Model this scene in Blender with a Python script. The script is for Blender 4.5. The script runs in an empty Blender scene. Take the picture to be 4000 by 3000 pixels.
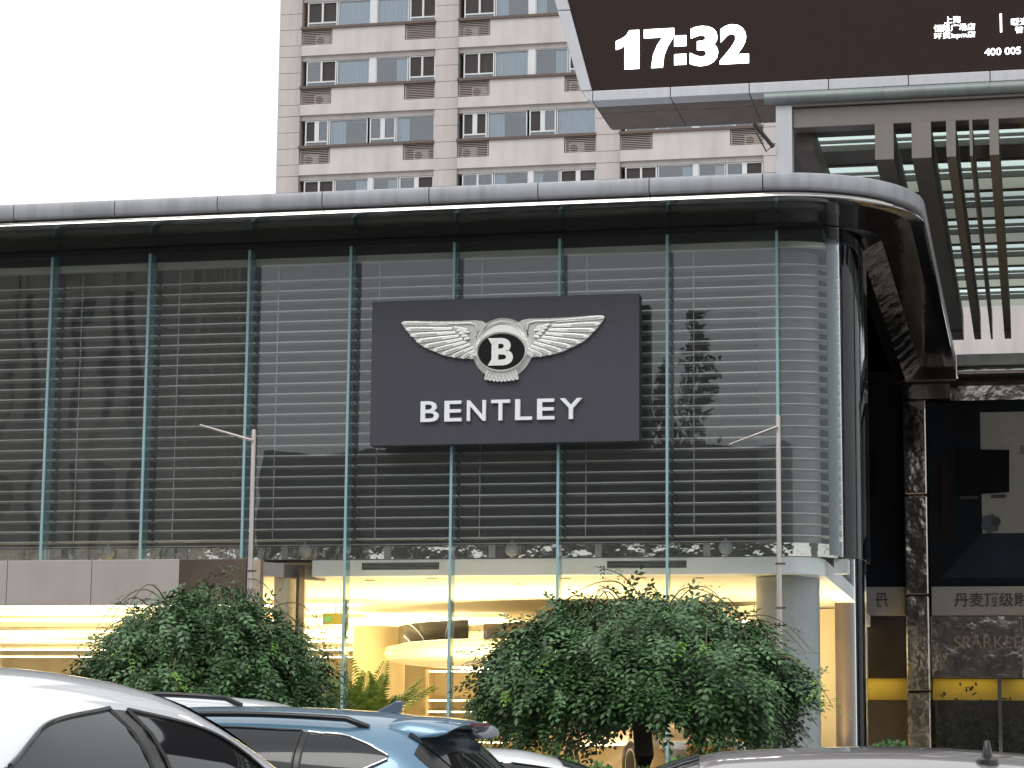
import bpy, bmesh, math, random
import numpy as np
from mathutils import Matrix, Vector

SC = bpy.context.scene
COL = SC.collection
PI = math.pi
R = math.radians

# ------------------------------------------------------------------ camera
# World axes: X runs along the showroom front (to the right), Y goes into the block, Z up.
CAM_Z = 1.35
FPX, PITCH, ROLL, YAW = 9320.0 / 4000.0, .1543, .0100, .2165
def _camrot():
    cp, sp, cr, sr = math.cos(PITCH), math.sin(PITCH), math.cos(ROLL), math.sin(ROLL)
    M = Matrix(((cr, -sr, 0), (sr, cr, 0), (0, 0, 1))) @ Matrix(((1, 0, 0), (0, sp, -cp), (0, cp, sp)))
    W = Matrix(((math.cos(YAW), math.sin(YAW), 0), (-math.sin(YAW), math.cos(YAW), 0), (0, 0, 1)))
    return M @ W
_r = _camrot()
cam = bpy.data.cameras.new('camera'); cam.sensor_width = 36; cam.lens = 36 * FPX
cam.clip_start = .1; cam.clip_end = 2000
cam_o = bpy.data.objects.new('camera', cam); COL.objects.link(cam_o)
m3 = Matrix((_r[0], -_r[1], -_r[2])).transposed()
cam_o.matrix_world = Matrix.Translation((0, 0, CAM_Z)) @ m3.to_4x4()
SC.camera = cam_o

# ------------------------------------------------------------------ sky, sun, exposure
SUN_EL, SUN_AZ = 52, 200          # bright overcast, sun behind cloud over the street
w = bpy.data.worlds.new('World'); SC.world = w; w.use_nodes = True
nt = w.node_tree; nt.nodes.clear()
sky = nt.nodes.new('ShaderNodeTexSky'); sky.sky_type = 'NISHITA'; sky.sun_disc = False
sky.sun_elevation = R(SUN_EL); sky.sun_rotation = R(SUN_AZ); sky.dust_density = 4; sky.air_density = 1.2
hs = nt.nodes.new('ShaderNodeHueSaturation'); hs.inputs['Saturation'].default_value = .12; hs.inputs['Value'].default_value = 1.0
mx = nt.nodes.new('ShaderNodeMix'); mx.data_type = 'RGBA'; mx.inputs[0].default_value = .72
tcw = nt.nodes.new('ShaderNodeTexCoord'); cl = nt.nodes.new('ShaderNodeTexNoise'); cl.inputs['Scale'].default_value = 2.2; cl.inputs['Detail'].default_value = 5
cr_ = nt.nodes.new('ShaderNodeMix'); cr_.data_type = 'RGBA'; cr_.inputs[6].default_value = (7.6, 8.0, 8.3, 1); cr_.inputs[7].default_value = (10.2, 10.4, 10.3, 1)   # cloud deck, soft thick and thin patches
nt.links.new(tcw.outputs['Generated'], cl.inputs['Vector']); nt.links.new(cl.outputs['Fac'], cr_.inputs[0]); nt.links.new(cr_.outputs[2], mx.inputs[7])
bg = nt.nodes.new('ShaderNodeBackground'); bg.inputs['Strength'].default_value = .12
wo = nt.nodes.new('ShaderNodeOutputWorld')
nt.links.new(sky.outputs[0], hs.inputs['Color']); nt.links.new(hs.outputs[0], mx.inputs[6])
nt.links.new(mx.outputs[2], bg.inputs['Color']); nt.links.new(bg.outputs[0], wo.inputs['Surface'])
sun = bpy.data.lights.new('sun', 'SUN'); sun.energy = .7; sun.angle = R(25); sun.color = (1, .97, .92)
sun_o = bpy.data.objects.new('sun', sun); COL.objects.link(sun_o)
sd = Vector((math.sin(R(SUN_AZ)) * math.cos(R(SUN_EL)), math.cos(R(SUN_AZ)) * math.cos(R(SUN_EL)), math.sin(R(SUN_EL))))
sun_o.rotation_euler = sd.to_track_quat('Z', 'Y').to_euler()
vs = SC.view_settings; vs.view_transform = 'Standard'; vs.look = 'None'; vs.gamma = 1; vs.exposure = 0.38
SC.cycles.use_denoising = True; SC.cycles.transparent_max_bounces = 24; SC.cycles.max_bounces = 8
SC.cycles.sample_clamp_indirect = 6
SC.render.film_transparent = False

# ------------------------------------------------------------------ materials
MATS = {}
def mat(name, col, rough=.6, metal=0, var=.06, scale=3, bump=0, bscale=None, streak=0, spec=.5, coat=0, stretch=(1, 1, 1), island=0, emit=None, estr=1, ssc=(6, 6, .35)):
    if name in MATS: return MATS[name]
    m = bpy.data.materials.new(name); m.use_nodes = True; MATS[name] = m
    t = m.node_tree; N = t.nodes; L = t.links
    b = N['Principled BSDF']; b.inputs['Roughness'].default_value = rough; b.inputs['Metallic'].default_value = metal
    b.inputs['Specular IOR Level'].default_value = spec; b.inputs['Coat Weight'].default_value = coat; b.inputs['Coat Roughness'].default_value = .04
    tc = N.new('ShaderNodeTexCoord'); mp = N.new('ShaderNodeMapping'); mp.inputs['Scale'].default_value = stretch
    L.new(tc.outputs['Object'], mp.inputs['Vector'])
    nz = N.new('ShaderNodeTexNoise'); nz.inputs['Scale'].default_value = scale; nz.inputs['Detail'].default_value = 6; nz.inputs['Roughness'].default_value = .65
    L.new(mp.outputs[0], nz.inputs['Vector'])
    mr = N.new('ShaderNodeMapRange'); mr.inputs[1].default_value = .3; mr.inputs[2].default_value = .7
    mr.inputs[3].default_value = 1 - var; mr.inputs[4].default_value = 1 + var
    L.new(nz.outputs['Fac'], mr.inputs[0])
    mul = N.new('ShaderNodeVectorMath'); mul.operation = 'SCALE'; mul.inputs[0].default_value = col[:3]
    L.new(mr.outputs[0], mul.inputs['Scale']); last = mul.outputs[0]
    if streak:
        mp2 = N.new('ShaderNodeMapping'); mp2.inputs['Scale'].default_value = ssc; L.new(tc.outputs['Object'], mp2.inputs['Vector'])
        n2 = N.new('ShaderNodeTexNoise'); n2.inputs['Scale'].default_value = 1.3; n2.inputs['Detail'].default_value = 5; L.new(mp2.outputs[0], n2.inputs['Vector'])
        r2 = N.new('ShaderNodeMapRange'); r2.inputs[1].default_value = .45; r2.inputs[2].default_value = .75; r2.inputs[3].default_value = 1; r2.inputs[4].default_value = 1 - streak
        L.new(n2.outputs['Fac'], r2.inputs[0])
        m2 = N.new('ShaderNodeVectorMath'); m2.operation = 'SCALE'; L.new(last, m2.inputs[0]); L.new(r2.outputs[0], m2.inputs['Scale']); last = m2.outputs[0]
    if island:
        g = N.new('ShaderNodeNewGeometry'); r3 = N.new('ShaderNodeMapRange'); r3.inputs[3].default_value = 1 - island; r3.inputs[4].default_value = 1 + island
        L.new(g.outputs['Random Per Island'], r3.inputs[0])
        m3_ = N.new('ShaderNodeVectorMath'); m3_.operation = 'SCALE'; L.new(last, m3_.inputs[0]); L.new(r3.outputs[0], m3_.inputs['Scale']); last = m3_.outputs[0]
    L.new(last, b.inputs['Base Color'])
    rr = N.new('ShaderNodeMapRange'); rr.inputs[1].default_value = .3; rr.inputs[2].default_value = .7
    rr.inputs[3].default_value = max(.01, rough * .85); rr.inputs[4].default_value = min(1, rough * 1.15); L.new(nz.outputs['Fac'], rr.inputs[0]); L.new(rr.outputs[0], b.inputs['Roughness'])
    if bump:
        nb = N.new('ShaderNodeTexNoise'); nb.inputs['Scale'].default_value = bscale or scale * 4; nb.inputs['Detail'].default_value = 3; L.new(mp.outputs[0], nb.inputs['Vector'])
        bp = N.new('ShaderNodeBump'); bp.inputs['Strength'].default_value = 1; bp.inputs['Distance'].default_value = bump
        L.new(nb.outputs['Fac'], bp.inputs['Height']); L.new(bp.outputs[0], b.inputs['Normal'])
    if emit:
        b.inputs['Emission Color'].default_value = (*emit, 1); b.inputs['Emission Strength'].default_value = estr
    return m

def glass(name, tint=(.85, .93, .92), ior=1.65, rough=.0, warp=0, wscale=.6, body=None, bodyfac=.0):
    """thin architectural glass: fresnel mirror over a tinted see-through sheet (plus a little haze of its own colour)"""
    if name in MATS: return MATS[name]
    m = bpy.data.materials.new(name); m.use_nodes = True; MATS[name] = m
    t = m.node_tree; N = t.nodes; L = t.links; N.clear()
    out = N.new('ShaderNodeOutputMaterial'); mix = N.new('ShaderNodeMixShader'); fr = N.new('ShaderNodeFresnel'); fr.inputs['IOR'].default_value = ior
    tr = N.new('ShaderNodeBsdfTransparent'); tr.inputs[0].default_value = (*tint, 1)
    gl = N.new('ShaderNodeBsdfGlossy'); gl.inputs['Roughness'].default_value = rough; gl.inputs[0].default_value = (.94, .97, 1, 1)
    a = tr.outputs[0]
    if body:
        df = N.new('ShaderNodeBsdfDiffuse'); df.inputs[0].default_value = (*body, 1); mb = N.new('ShaderNodeMixShader'); mb.inputs[0].default_value = bodyfac
        L.new(tr.outputs[0], mb.inputs[1]); L.new(df.outputs[0], mb.inputs[2]); a = mb.outputs[0]
    L.new(fr.outputs[0], mix.inputs[0]); L.new(a, mix.inputs[1]); L.new(gl.outputs[0], mix.inputs[2]); L.new(mix.outputs[0], out.inputs[0])
    if warp:
        tc = N.new('ShaderNodeTexCoord'); nz = N.new('ShaderNodeTexNoise'); nz.inputs['Scale'].default_value = wscale; nz.inputs['Detail'].default_value = 1
        L.new(tc.outputs['Object'], nz.inputs['Vector']); bp = N.new('ShaderNodeBump'); bp.inputs['Distance'].default_value = warp; bp.inputs['Strength'].default_value = 1
        L.new(nz.outputs['Fac'], bp.inputs['Height']); L.new(bp.outputs[0], gl.inputs['Normal'])
    return m

def emis(name, col, s):
    if name in MATS: return MATS[name]
    m = bpy.data.materials.new(name); m.use_nodes = True; MATS[name] = m
    t = m.node_tree; t.nodes.clear(); e = t.nodes.new('ShaderNodeEmission'); o = t.nodes.new('ShaderNodeOutputMaterial')
    e.inputs[0].default_value = (*col, 1); e.inputs[1].default_value = s; t.links.new(e.outputs[0], o.inputs[0]); return m

# ------------------------------------------------------------------ mesh helpers
class MB:
    def __init__(s): s.v = []; s.f = []; s.mi = []; s.cur = 0
    def add(s, vs_, fs_):
        n = len(s.v); s.v += [tuple(p) for p in vs_]; s.f += [tuple(i + n for i in f) for f in fs_]; s.mi += [s.cur] * len(fs_); return s
    def box(s, x0, x1, y0, y1, z0, z1):
        return s.add([(x0, y0, z0), (x1, y0, z0), (x1, y1, z0), (x0, y1, z0), (x0, y0, z1), (x1, y0, z1), (x1, y1, z1), (x0, y1, z1)],
                     [(0, 3, 2, 1), (4, 5, 6, 7), (0, 1, 5, 4), (1, 2, 6, 5), (2, 3, 7, 6), (3, 0, 4, 7)])
    def quad(s, a, b, c, d): return s.add([a, b, c, d], [(0, 1, 2, 3)])
    def grid(s, fn, nu, nv, closeu=False, flip=False):
        vs_ = [fn(i / nu, j / nv) for i in range(nu + 1) for j in range(nv + 1)]
        fs_ = []
        for i in range(nu):
            for j in range(nv):
                q = (i * (nv + 1) + j, (i + 1) * (nv + 1) + j, (i + 1) * (nv + 1) + j + 1, i * (nv + 1) + j + 1)
                fs_.append(q[::-1] if flip else q)
        return s.add(vs_, fs_)
    def prism(s, poly, axis, a, b):
        """poly in the two other axes (in order), extruded along axis from a to b"""
        def P(p, t):
            return (t, p[0], p[1]) if axis == 'x' else (p[0], t, p[1]) if axis == 'y' else (p[0], p[1], t)
        n = len(poly); vs_ = [P(p, a) for p in poly] + [P(p, b) for p in poly]
        fs_ = [tuple(range(n))[::-1], tuple(range(n, 2 * n))] + [(i, (i + 1) % n, n + (i + 1) % n, n + i) for i in range(n)]
        return s.add(vs_, fs_)
    def tube(s, pts, rad, seg=8, cap=True):
        pts = [Vector(p) for p in pts]; n = len(pts); rads = rad if isinstance(rad, (list, tuple)) else [rad] * n
        vs_ = []; up = Vector((0, 0, 1))
        for i, p in enumerate(pts):
            d = (pts[min(i + 1, n - 1)] - pts[max(i - 1, 0)]).normalized()
            a = d.cross(up); a = a.normalized() if a.length > 1e-3 else Vector((1, 0, 0)); b_ = a.cross(d).normalized()
            for k in range(seg):
                t = 2 * PI * k / seg; vs_.append(p + a * math.cos(t) * rads[i] + b_ * math.sin(t) * rads[i])
        fs_ = [(i * seg + k, i * seg + (k + 1) % seg, (i + 1) * seg + (k + 1) % seg, (i + 1) * seg + k) for i in range(n - 1) for k in range(seg)]
        if cap: fs_ += [tuple(range(seg))[::-1], tuple(range((n - 1) * seg, n * seg))]
        return s.add(vs_, fs_)
    def lathe(s, prof, c, axis='z', seg=24):
        """prof list of (radius, height)"""
        vs_ = []
        for r_, h in prof:
            for k in range(seg):
                t = 2 * PI * k / seg; a, b_ = r_ * math.cos(t), r_ * math.sin(t)
                p = (a, b_, h) if axis == 'z' else (a, h, b_) if axis == 'y' else (h, a, b_)
                vs_.append((c[0] + p[0], c[1] + p[1], c[2] + p[2]))
        n = len(prof)
        fs_ = [(i * seg + k, i * seg + (k + 1) % seg, (i + 1) * seg + (k + 1) % seg, (i + 1) * seg + k) for i in range(n - 1) for k in range(seg)]
        fs_ += [tuple(range(seg))[::-1], tuple(range((n - 1) * seg, n * seg))]
        return s.add(vs_, fs_)
    def mesh(s, name, mats, off=(0, 0, 0), smooth=False, fix=True):
        me = bpy.data.meshes.new(name)
        me.from_pydata([(p[0] - off[0], p[1] - off[1], p[2] - off[2]) for p in s.v], [], s.f)
        for m in (mats if isinstance(mats, (list, tuple)) else [mats]): me.materials.append(m)
        if any(s.mi): me.polygons.foreach_set('material_index', s.mi)
        if fix:
            bm = bmesh.new(); bm.from_mesh(me); bmesh.ops.remove_doubles(bm, verts=bm.verts, dist=1e-5); bmesh.ops.recalc_face_normals(bm, faces=bm.faces); bm.to_mesh(me); bm.free()
        if smooth:
            me.polygons.foreach_set('use_smooth', [True] * len(me.polygons))
            if smooth != 'all':
                me.set_sharp_from_angle(angle=R(smooth if smooth > 1 else 40))
        me.update(); return me
    def build(s, name, mats, parent=None, smooth=False, bevel=0, fix=True, **props):
        off = wloc(parent) if parent else (0, 0, 0)
        me = s.mesh(name, mats, off, smooth, fix)
        return link(name, me, parent, (0, 0, 0), bevel, **props)

WL = {}
def wloc(o): return WL.get(o.name, (0, 0, 0))
def link(name, me, parent=None, loc=(0, 0, 0), bevel=0, rot=None, scale=None, world=False, **props):
    o = bpy.data.objects.new(name, me); COL.objects.link(o)
    if parent:
        o.parent = parent
        pw = wloc(parent)
        if world: o.location = (loc[0] - pw[0], loc[1] - pw[1], loc[2] - pw[2])
        else: o.location = loc
    else: o.location = loc
    ol = o.location; pw = wloc(parent) if parent else (0, 0, 0)
    WL[o.name] = (pw[0] + ol[0], pw[1] + ol[1], pw[2] + ol[2])
    if rot: o.rotation_euler = rot
    if scale: o.scale = scale
    if bevel:
        b = o.modifiers.new('bevel', 'BEVEL'); b.width = bevel; b.segments = 2; b.limit_method = 'ANGLE'; b.angle_limit = R(40)
    for k, v in props.items(): o[k] = v
    return o
def thing(name, label, cat, loc, group=None, rotz=0):
    o = bpy.data.objects.new(name, None); COL.objects.link(o); o.location = loc; o.rotation_euler = (0, 0, rotz); o.empty_display_size = .3
    WL[o.name] = tuple(loc); o['label'] = label; o['category'] = cat
    if group: o['group'] = group
    return o
def box(name, m, x0, x1, y0, y1, z0, z1, parent=None, bevel=0, **k):
    return MB().box(x0, x1, y0, y1, z0, z1).build(name, m, parent, bevel=bevel, **k)
def dup(root, loc, rotz=None, label=None, group=None):
    r_ = root.copy(); COL.objects.link(r_); r_.location = loc
    if rotz is not None: r_.rotation_euler = (0, 0, rotz)
    if label: r_['label'] = label
    if group: r_['group'] = group
    def rec(a, b):
        for ch in list(a.children):
            if ch.name not in COL.objects: continue
            c = ch.copy(); COL.objects.link(c); c.parent = b; rec(ch, c)
    rec(root, r_); return r_

def text_mesh(s, size, extrude=.01, offset=0, name='lettering'):
    c = bpy.data.curves.new('tmp', 'FONT'); c.body = s; c.size = size; c.extrude = extrude; c.offset = offset; c.resolution_u = 4
    o = bpy.data.objects.new('tmp', c); COL.objects.link(o); bpy.context.view_layer.update()
    me = bpy.data.meshes.new_from_object(o); bpy.data.objects.remove(o); bpy.data.curves.remove(c); me.name = name
    return me
def fit_text(me, x0, x1, z0, z1, y, m, name, parent, stretch=True, mirror=False, depth=None):
    """stand the flat lettering up in the XZ plane facing -Y and fit it to the given box"""
    co = np.empty(len(me.vertices) * 3); me.vertices.foreach_get('co', co); co = co.reshape(-1, 3)
    mn, mxx = co.min(0), co.max(0); sx = (x1 - x0) / (mxx[0] - mn[0]); sz = (z1 - z0) / (mxx[1] - mn[1])
    if not stretch: sx = sz
    out = np.empty_like(co); xx = (co[:, 0] - mn[0]) * sx
    if mirror: xx = (mxx[0] - co[:, 0]) * sx
    pw = wloc(parent) if parent else (0, 0, 0)
    d = co[:, 2] * (1 if depth is None else depth / max(1e-6, mxx[2] - mn[2]))
    out[:, 0] = x0 + xx - pw[0]; out[:, 1] = y - d - pw[1]; out[:, 2] = z0 + (co[:, 1] - mn[1]) * sz - pw[2]
    me.vertices.foreach_set('co', out.ravel())
    if mirror:
        bm = bmesh.new(); bm.from_mesh(me); bmesh.ops.recalc_face_normals(bm, faces=bm.faces); bm.to_mesh(me); bm.free()
    me.materials.clear(); me.materials.append(m); me.update()
    return link(name, me, parent)

# ------------------------------------------------------------------ palette
CONC = mat('tower_concrete', (.485, .44, .428), .8, var=.07, scale=.5, streak=.20, ssc=(1.1, 1.1, .12), bump=.003, bscale=18)
CONC2 = mat('tower_spandrel', (.54, .495, .482), .8, var=.07, scale=.5, streak=.16, ssc=(.9, .9, .15), bump=.003, bscale=18)
SILL = mat('bronze_sill', (.11, .075, .06), .6, var=.12)
WFRAME = mat('white_frame', (.62, .62, .64), .5, var=.04)
TGLASS = glass('tower_glass', (.82, .86, .90), 1.9, .01, warp=.004, wscale=.4)
CURTAIN = mat('curtain', (.86, .90, .90), .9, var=.12, scale=3, stretch=(6, 6, .2))
ROOMDARK = mat('room_dark', (.05, .045, .042), .9)
GRILLE = mat('grille_slat', (.47, .40, .36), .6, var=.05)
ACWHITE = mat('ac_white', (.5, .48, .44), .6)
BLACK = mat('black_plastic', (.012, .012, .013), .45)
ALU = mat('alu_panel', (.36, .365, .395), .5, .2, var=.10, scale=1.2, streak=.22, bump=.001, bscale=6)
ALUW = mat('alu_white', (.50, .50, .53), .45, .2, var=.05, scale=1.5, streak=.1)
CHROME = mat('chrome', (.58, .565, .55), .10, 1, var=.04, scale=2, bump=.002, bscale=2.5)
MIRROR = mat('wavy_steel', (.40, .365, .34), .13, 1, var=.15, scale=2.5, bump=.022, bscale=2.0)
STRIP = mat('bright_steel_strip', (.66, .62, .58), .08, 1, var=.08, scale=3, bump=.03, bscale=3)
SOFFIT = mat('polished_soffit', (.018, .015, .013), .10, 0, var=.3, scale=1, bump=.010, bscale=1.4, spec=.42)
TEAL = mat('fin_edge', (.27, .43, .47), .25, var=.12, scale=4, stretch=(1, 1, .15))
FING = glass('fin_glass', (.62, .76, .76), 1.45, .02, body=(.34, .48, .48), bodyfac=.24)
GLASSG = glass('corner_glass', (.95, .96, .95), 1.18)
GLASSL = glass('showroom_glass', (.97, .975, .97), 1.42, 0, warp=.004, wscale=.8)
GLASSC = glass('curved_glass', (.90, .92, .91), 1.42)
GLASS = glass('facade_glass', (.94, .955, .95), 1.50, 0, warp=.006, wscale=.8, body=(.50, .49, .49), bodyfac=.038)
SIDEG = glass('dark_side_glass', (.05, .06, .065), 1.5, 0, warp=.003)
SLAT = mat('louvre_slat', (.82, .81, .80), .4, .3, var=.05)
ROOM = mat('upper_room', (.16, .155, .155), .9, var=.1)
CREAM = mat('cream_pelmet', (.92, .89, .78), .7)
WBEAM = mat('white_beam', (.88, .93, .98), .55, var=.02)
WARM = mat('warm_wall', (.78, .66, .42), .8, var=.04, scale=.6)
CEIL = mat('warm_ceiling', (.82, .76, .62), .75, var=.02)
FLOOR = mat('pale_stone', (.55, .50, .42), .25, var=.08, scale=1)
TAUPE = mat('taupe_metal', (.40, .36, .335), .45, .3, var=.06, scale=.7, streak=.06)
BROWN = mat('bronze_metal', (.105, .075, .060), .45, .3, var=.2, scale=1.2, streak=.15)
GREYCOL = mat('grey_column', (.36, .385, .41), .5, .15, var=.05, streak=.06)
STEEL = mat('pole_steel', (.40, .36, .34), .35, .8, var=.10, scale=5, stretch=(1, 1, .3))
LED = emis('led_strip', (1, .88, .56), 6)
ASPH = mat('asphalt', (.055, .055, .058), .85, var=.2, scale=4, bump=.01, bscale=40)
PAVE = mat('plaza_stone', (.36, .35, .34), .75, var=.12, scale=2)
KERB = mat('kerb_stone', (.36, .35, .33), .8, var=.1)

# ------------------------------------------------------------------ ground
MB().quad((-400, -300, 0), (400, -300, 0), (400, 500, 0), (-400, 500, 0)).build('road', ASPH, kind='structure')
PZ = .85
pz = box('plaza', PAVE, -90, 60, 22.0, 130, -.3, PZ, kind='structure')
box('retaining_kerb', KERB, -90, 60, 21.6, 21.996, -.3, PZ + .06, kind='structure', bevel=.02)
mk = MB()
for k in range(-12, 8): mk.box(k * 6, k * 6 + 3, 15.6, 15.75, .001, .004)
mk.build('lane_marking', mat('road_paint', (.7, .7, .68), .7, var=.2, scale=6), kind='structure')

# ------------------------------------------------------------------ apartment tower (far behind)
TY = 115.0
tw = thing('apartment_tower', 'tall pinkish concrete apartment block with rows of recessed windows and air-conditioner grilles', 'building', (-20, TY, 0))
PITCHX, BW, FH = 8.42, 7.22, 3.19
TX0, TX1 = -37.92, 6.4
NB, R0, R1 = 5, -4, 3
ZS = 35.46                       # sill underside of storey 0
bays = [(-36.72 + PITCHX * k) for k in range(NB)]
ROWS = range(-2, 4)
ztop = ZS + FH * 4 + .6
# solid core behind the windows, blank lower body
box('core', ROOMDARK, TX0 + .5, TX1 - .5, TY + 2.2, TY + 14, 0, ztop, tw)
zlow = ZS - FH * 2 - .86
mb = MB(); mb.box(TX0, TX1, TY, TY + 2.18, 0, zlow); mb.box(TX0, TX1, TY + .004, TY + 14, ztop, ztop + 1.0); mb.build('plain_wall', CONC, tw)
# piers: stacked stone-faced blocks with open joints
pm = {}
for k in range(NB + 1):
    x0 = TX0 if k == 0 else bays[k - 1] + BW
    x1 = bays[k] if k < NB else TX1
    for r_ in ROWS:
        for j, (za, zb_) in enumerate(((-.86, .0), (.0, .86), (.86, 1.72), (1.72, FH - .86))):
            key = (round(x1 - x0, 2), j)
            if key not in pm: pm[key] = MB().box(0, x1 - x0, 0, 2.18, za + .012, zb_ - .012).mesh('pier_block', CONC)
            if k < 4: link('pier_block', pm[key], tw, (x0, TY + (.0 if j % 2 else .003), ZS + r_ * FH), world=True)
# per storey: bottom beam, spandrel panel, sill, two grilles with AC units, windows
beam = MB().box(.003, BW - .003, .02, 1.6, -1.42, -.86).mesh('floor_beam', CONC2)
spand = MB().box(1.66, BW - 1.66, .05, 1.2, -.86, -.02).mesh('spandrel_panel', CONC2)
silm = MB().box(-.04, BW - .002, -.05, 1.2, -.019, .12).mesh('window_sill', SILL)
gr_fr = MB().box(0, 1.58, .14, .16, -.86, -.82).box(0, 1.58, .14, .16, -.05, -.02).box(0, .04, .14, .16, -.82, -.05).box(1.54, 1.58, .14, .16, -.82, -.05).mesh('grille_frame', GRILLE)
gsl = MB().prism([(.10, -.010), (.15, -.018), (.15, .004), (.10, .014)], 'x', .04, 1.54).mesh('grille_slat', GRILLE)
acm = MB(); acm.box(.45, 1.25, .35, .7, -.84, -.28)
acm.cur = 1; acm.lathe([(.21, .33), (.21, .352), (.17, .352), (.17, .34), (.02, .34)], (.72, 0, -.56), 'y', 16)
acm = acm.mesh('air_conditioner', [ACWHITE, BLACK])
backm = MB().box(-.02, 1.62, .9, .95, -.9, -.0).mesh('grille_recess', ROOMDARK)
def win_mesh(x0, x1, kind):
    """frame with sash bars; kind 'c' casement pair over a low light, 'p' single big pane, 'd' pair of narrow sashes"""
    f = MB(); t = .07 if kind != 'p' else .05; z0, z1 = .122, 1.52
    f.box(x0, x0 + t, .55, .63, z0, z1); f.box(x1 - t, x1, .55, .63, z0, z1)
    f.box(x0 + t, x1 - t, .55, .63, z1 - t, z1); f.box(x0 + t, x1 - t, .55, .63, z0, z0 + t * .6)
    if kind in 'cd':
        f.box(x0 + t, x1 - t, .54, .63, z0 + .22, z0 + .30); xm = (x0 + x1) / 2; bw_ = .05 if kind == 'c' else .12
        f.box(xm - bw_, xm + bw_, .54, .63, z0 + .30, z1 - t)
    return f.mesh('window_frame', WFRAME)
def panes(x0, x1, kind):
    if kind == 'p': return [(x0 + .05, x1 - .05, .165, 1.47)]
    xm = (x0 + x1) / 2; b_ = .05 if kind == 'c' else .12
    return [(x0 + .07, xm - b_, .43, 1.45), (xm + b_, x1 - .07, .43, 1.45), (x0 + .07, x1 - .07, .165, .34)]
LAY = {'A': [(.24, 1.86, 'c'), (1.9, 3.66, 'p'), (4.0, 5.72, 'p'), (5.76, BW - .05, 'c')],
       'B': [(.24, 1.50, 'd'), (1.54, 3.60, 'p'), (3.72, 5.10, 'd'), (5.14, BW - .05, 'p')],
       'C': [(.24, 1.86, 'c'), (1.9, 3.7, 'p'), (3.95, 5.3, 'p'), (5.34, BW - .05, 'd')]}
wcache = {}
rt = random.Random(4)
OPEN = mat('open_sash_dark', (.035, .028, .026), .7)
LAMPY = emis('lit_room', (1, .45, .12), .9)
for k in range(3):
    for r_ in ROWS:
        org = (bays[k], TY, ZS + r_ * FH)
        link('floor_beam', beam, tw, org, world=True); link('spandrel_panel', spand, tw, org, world=True); link('window_sill', silm, tw, org, world=True)
        for gx in (.02, BW - 1.62):
            g = link('ac_grille', gr_fr, tw, (org[0] + gx, org[1], org[2]), world=True)
            for q in range(8): link('grille_slat', gsl, g, (0, 0, -.775 + q * .092))
            link('grille_recess', backm, g)
            if rt.random() < .8: link('air_conditioner', acm, g, (rt.choice((0, -.3, .2)), 0, 0))
        lay = 'B' if (r_ == -1 and k < 2) else 'C' if (r_ == -2) else 'A'
        for q, (x0, x1, kd) in enumerate(LAY[lay]):
            key = (lay, q)
            if key not in wcache:
                wcache[key] = (win_mesh(x0, x1, kd), [MB().box(a, b_, .60, .606, c, d).mesh('pane', TGLASS) for a, b_, c, d in panes(x0, x1, kd)])
            fr_, ps_ = wcache[key]
            wn = link('window', fr_, tw, (org[0], org[1] - .30, org[2]), world=True)
            for i, p in enumerate(ps_):
                if kd in 'cd' and i < 2 and rt.random() < .6:      # open sash: dark insect screen
                    a, b_, c, d = panes(x0, x1, kd)[i]
                    kk = ('o', lay, q, i)
                    if kk not in wcache: wcache[kk] = MB().box(a, b_, .61, .614, c, d).mesh('screen', OPEN)
                    link('insect_screen', wcache[kk], wn)
                else: link('pane', p, wn)
            if kd == 'p':
                a, b_ = x0 + .05, x1 - .05; side = rt.choice((0, 1, 2)); ww = (b_ - a) * rt.uniform(.3, .45)
                ca, cb = (a, b_) if side == 2 else (a, a + ww) if side == 0 else (b_ - ww, b_)
                n_ = max(6, int((cb - ca) / .07)); cm = MB()
                cm.grid(lambda u, v: (ca + (cb - ca) * u, .72 + .035 * math.sin(u * n_ * 2.1), .13 + 1.3 * v), n_ * 2, 1)
                cm.build('curtain', CURTAIN, None).parent = wn
        # mullion post between the two middle lights, recess back
        if lay != 'B': box('mullion_post', WFRAME, org[0] + (3.66 if lay == 'A' else 3.7), org[0] + (4.0 if lay == 'A' else 3.95), TY + .2, TY + .36, org[2] + .122, org[2] + 1.55, tw)
        box('window_head', CONC, org[0] + .003, org[0] + BW - .003, TY + .19, TY + 1.2, org[2] + 1.521, org[2] + 1.768, tw)
box('lit_wall', LAMPY, bays[0] + .5, bays[0] + 1.3, TY + 1.7, TY + 1.75, ZS + FH + .9, ZS + FH + 1.45, tw)

# ------------------------------------------------------------------ LED screen box
SY = 38.0
sc_ = thing('led_billboard', 'large dark LED screen showing the time, framed in pale metal, high on the right', 'billboard', (-2, SY + .9, 12.16))
SCR = mat('led_screen_black', (.010, .007, .006), .7, var=.08, scale=40, spec=.12, emit=(.030, .017, .016), estr=.55)
ztp = 17.2
def sx(z): return -7.03 - (z - 12.33) * .265       # slanted left edge
MB().prism([(sx(12.33), 12.33), (8.0, 12.33), (8.0, ztp), (sx(ztp), ztp)], 'y', SY + .06, SY + .4).build('screen', SCR, sc_)
fx = [-7.0 + 0.0]
xs = [-7.03, -5.72, -4.41, -3.11, -1.82, -.52, .78, 2.1, 3.4, 4.7, 6.0, 7.3, 8.1]
for a, b_ in zip(xs[:-1], xs[1:]):
    box('frame_panel', ALUW, a + .006, b_ - .006, SY, SY + .4, 12.15, 12.325, sc_, bevel=.01)
zs_ = [12.33, 13.75, 15.2, 16.6, ztp]
for a, b_ in zip(zs_[:-1], zs_[1:]):
    MB().prism([(sx(a) - .015, a + .006), (sx(a) - .20 - .02 * (a - 12.3), a + .006), (sx(b_) - .20 - .02 * (b_ - 12.3), b_ - .006), (sx(b_) - .015, b_ - .006)], 'y', SY, SY + .4).build('side_frame_panel', ALUW, sc_, bevel=.01)
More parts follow.
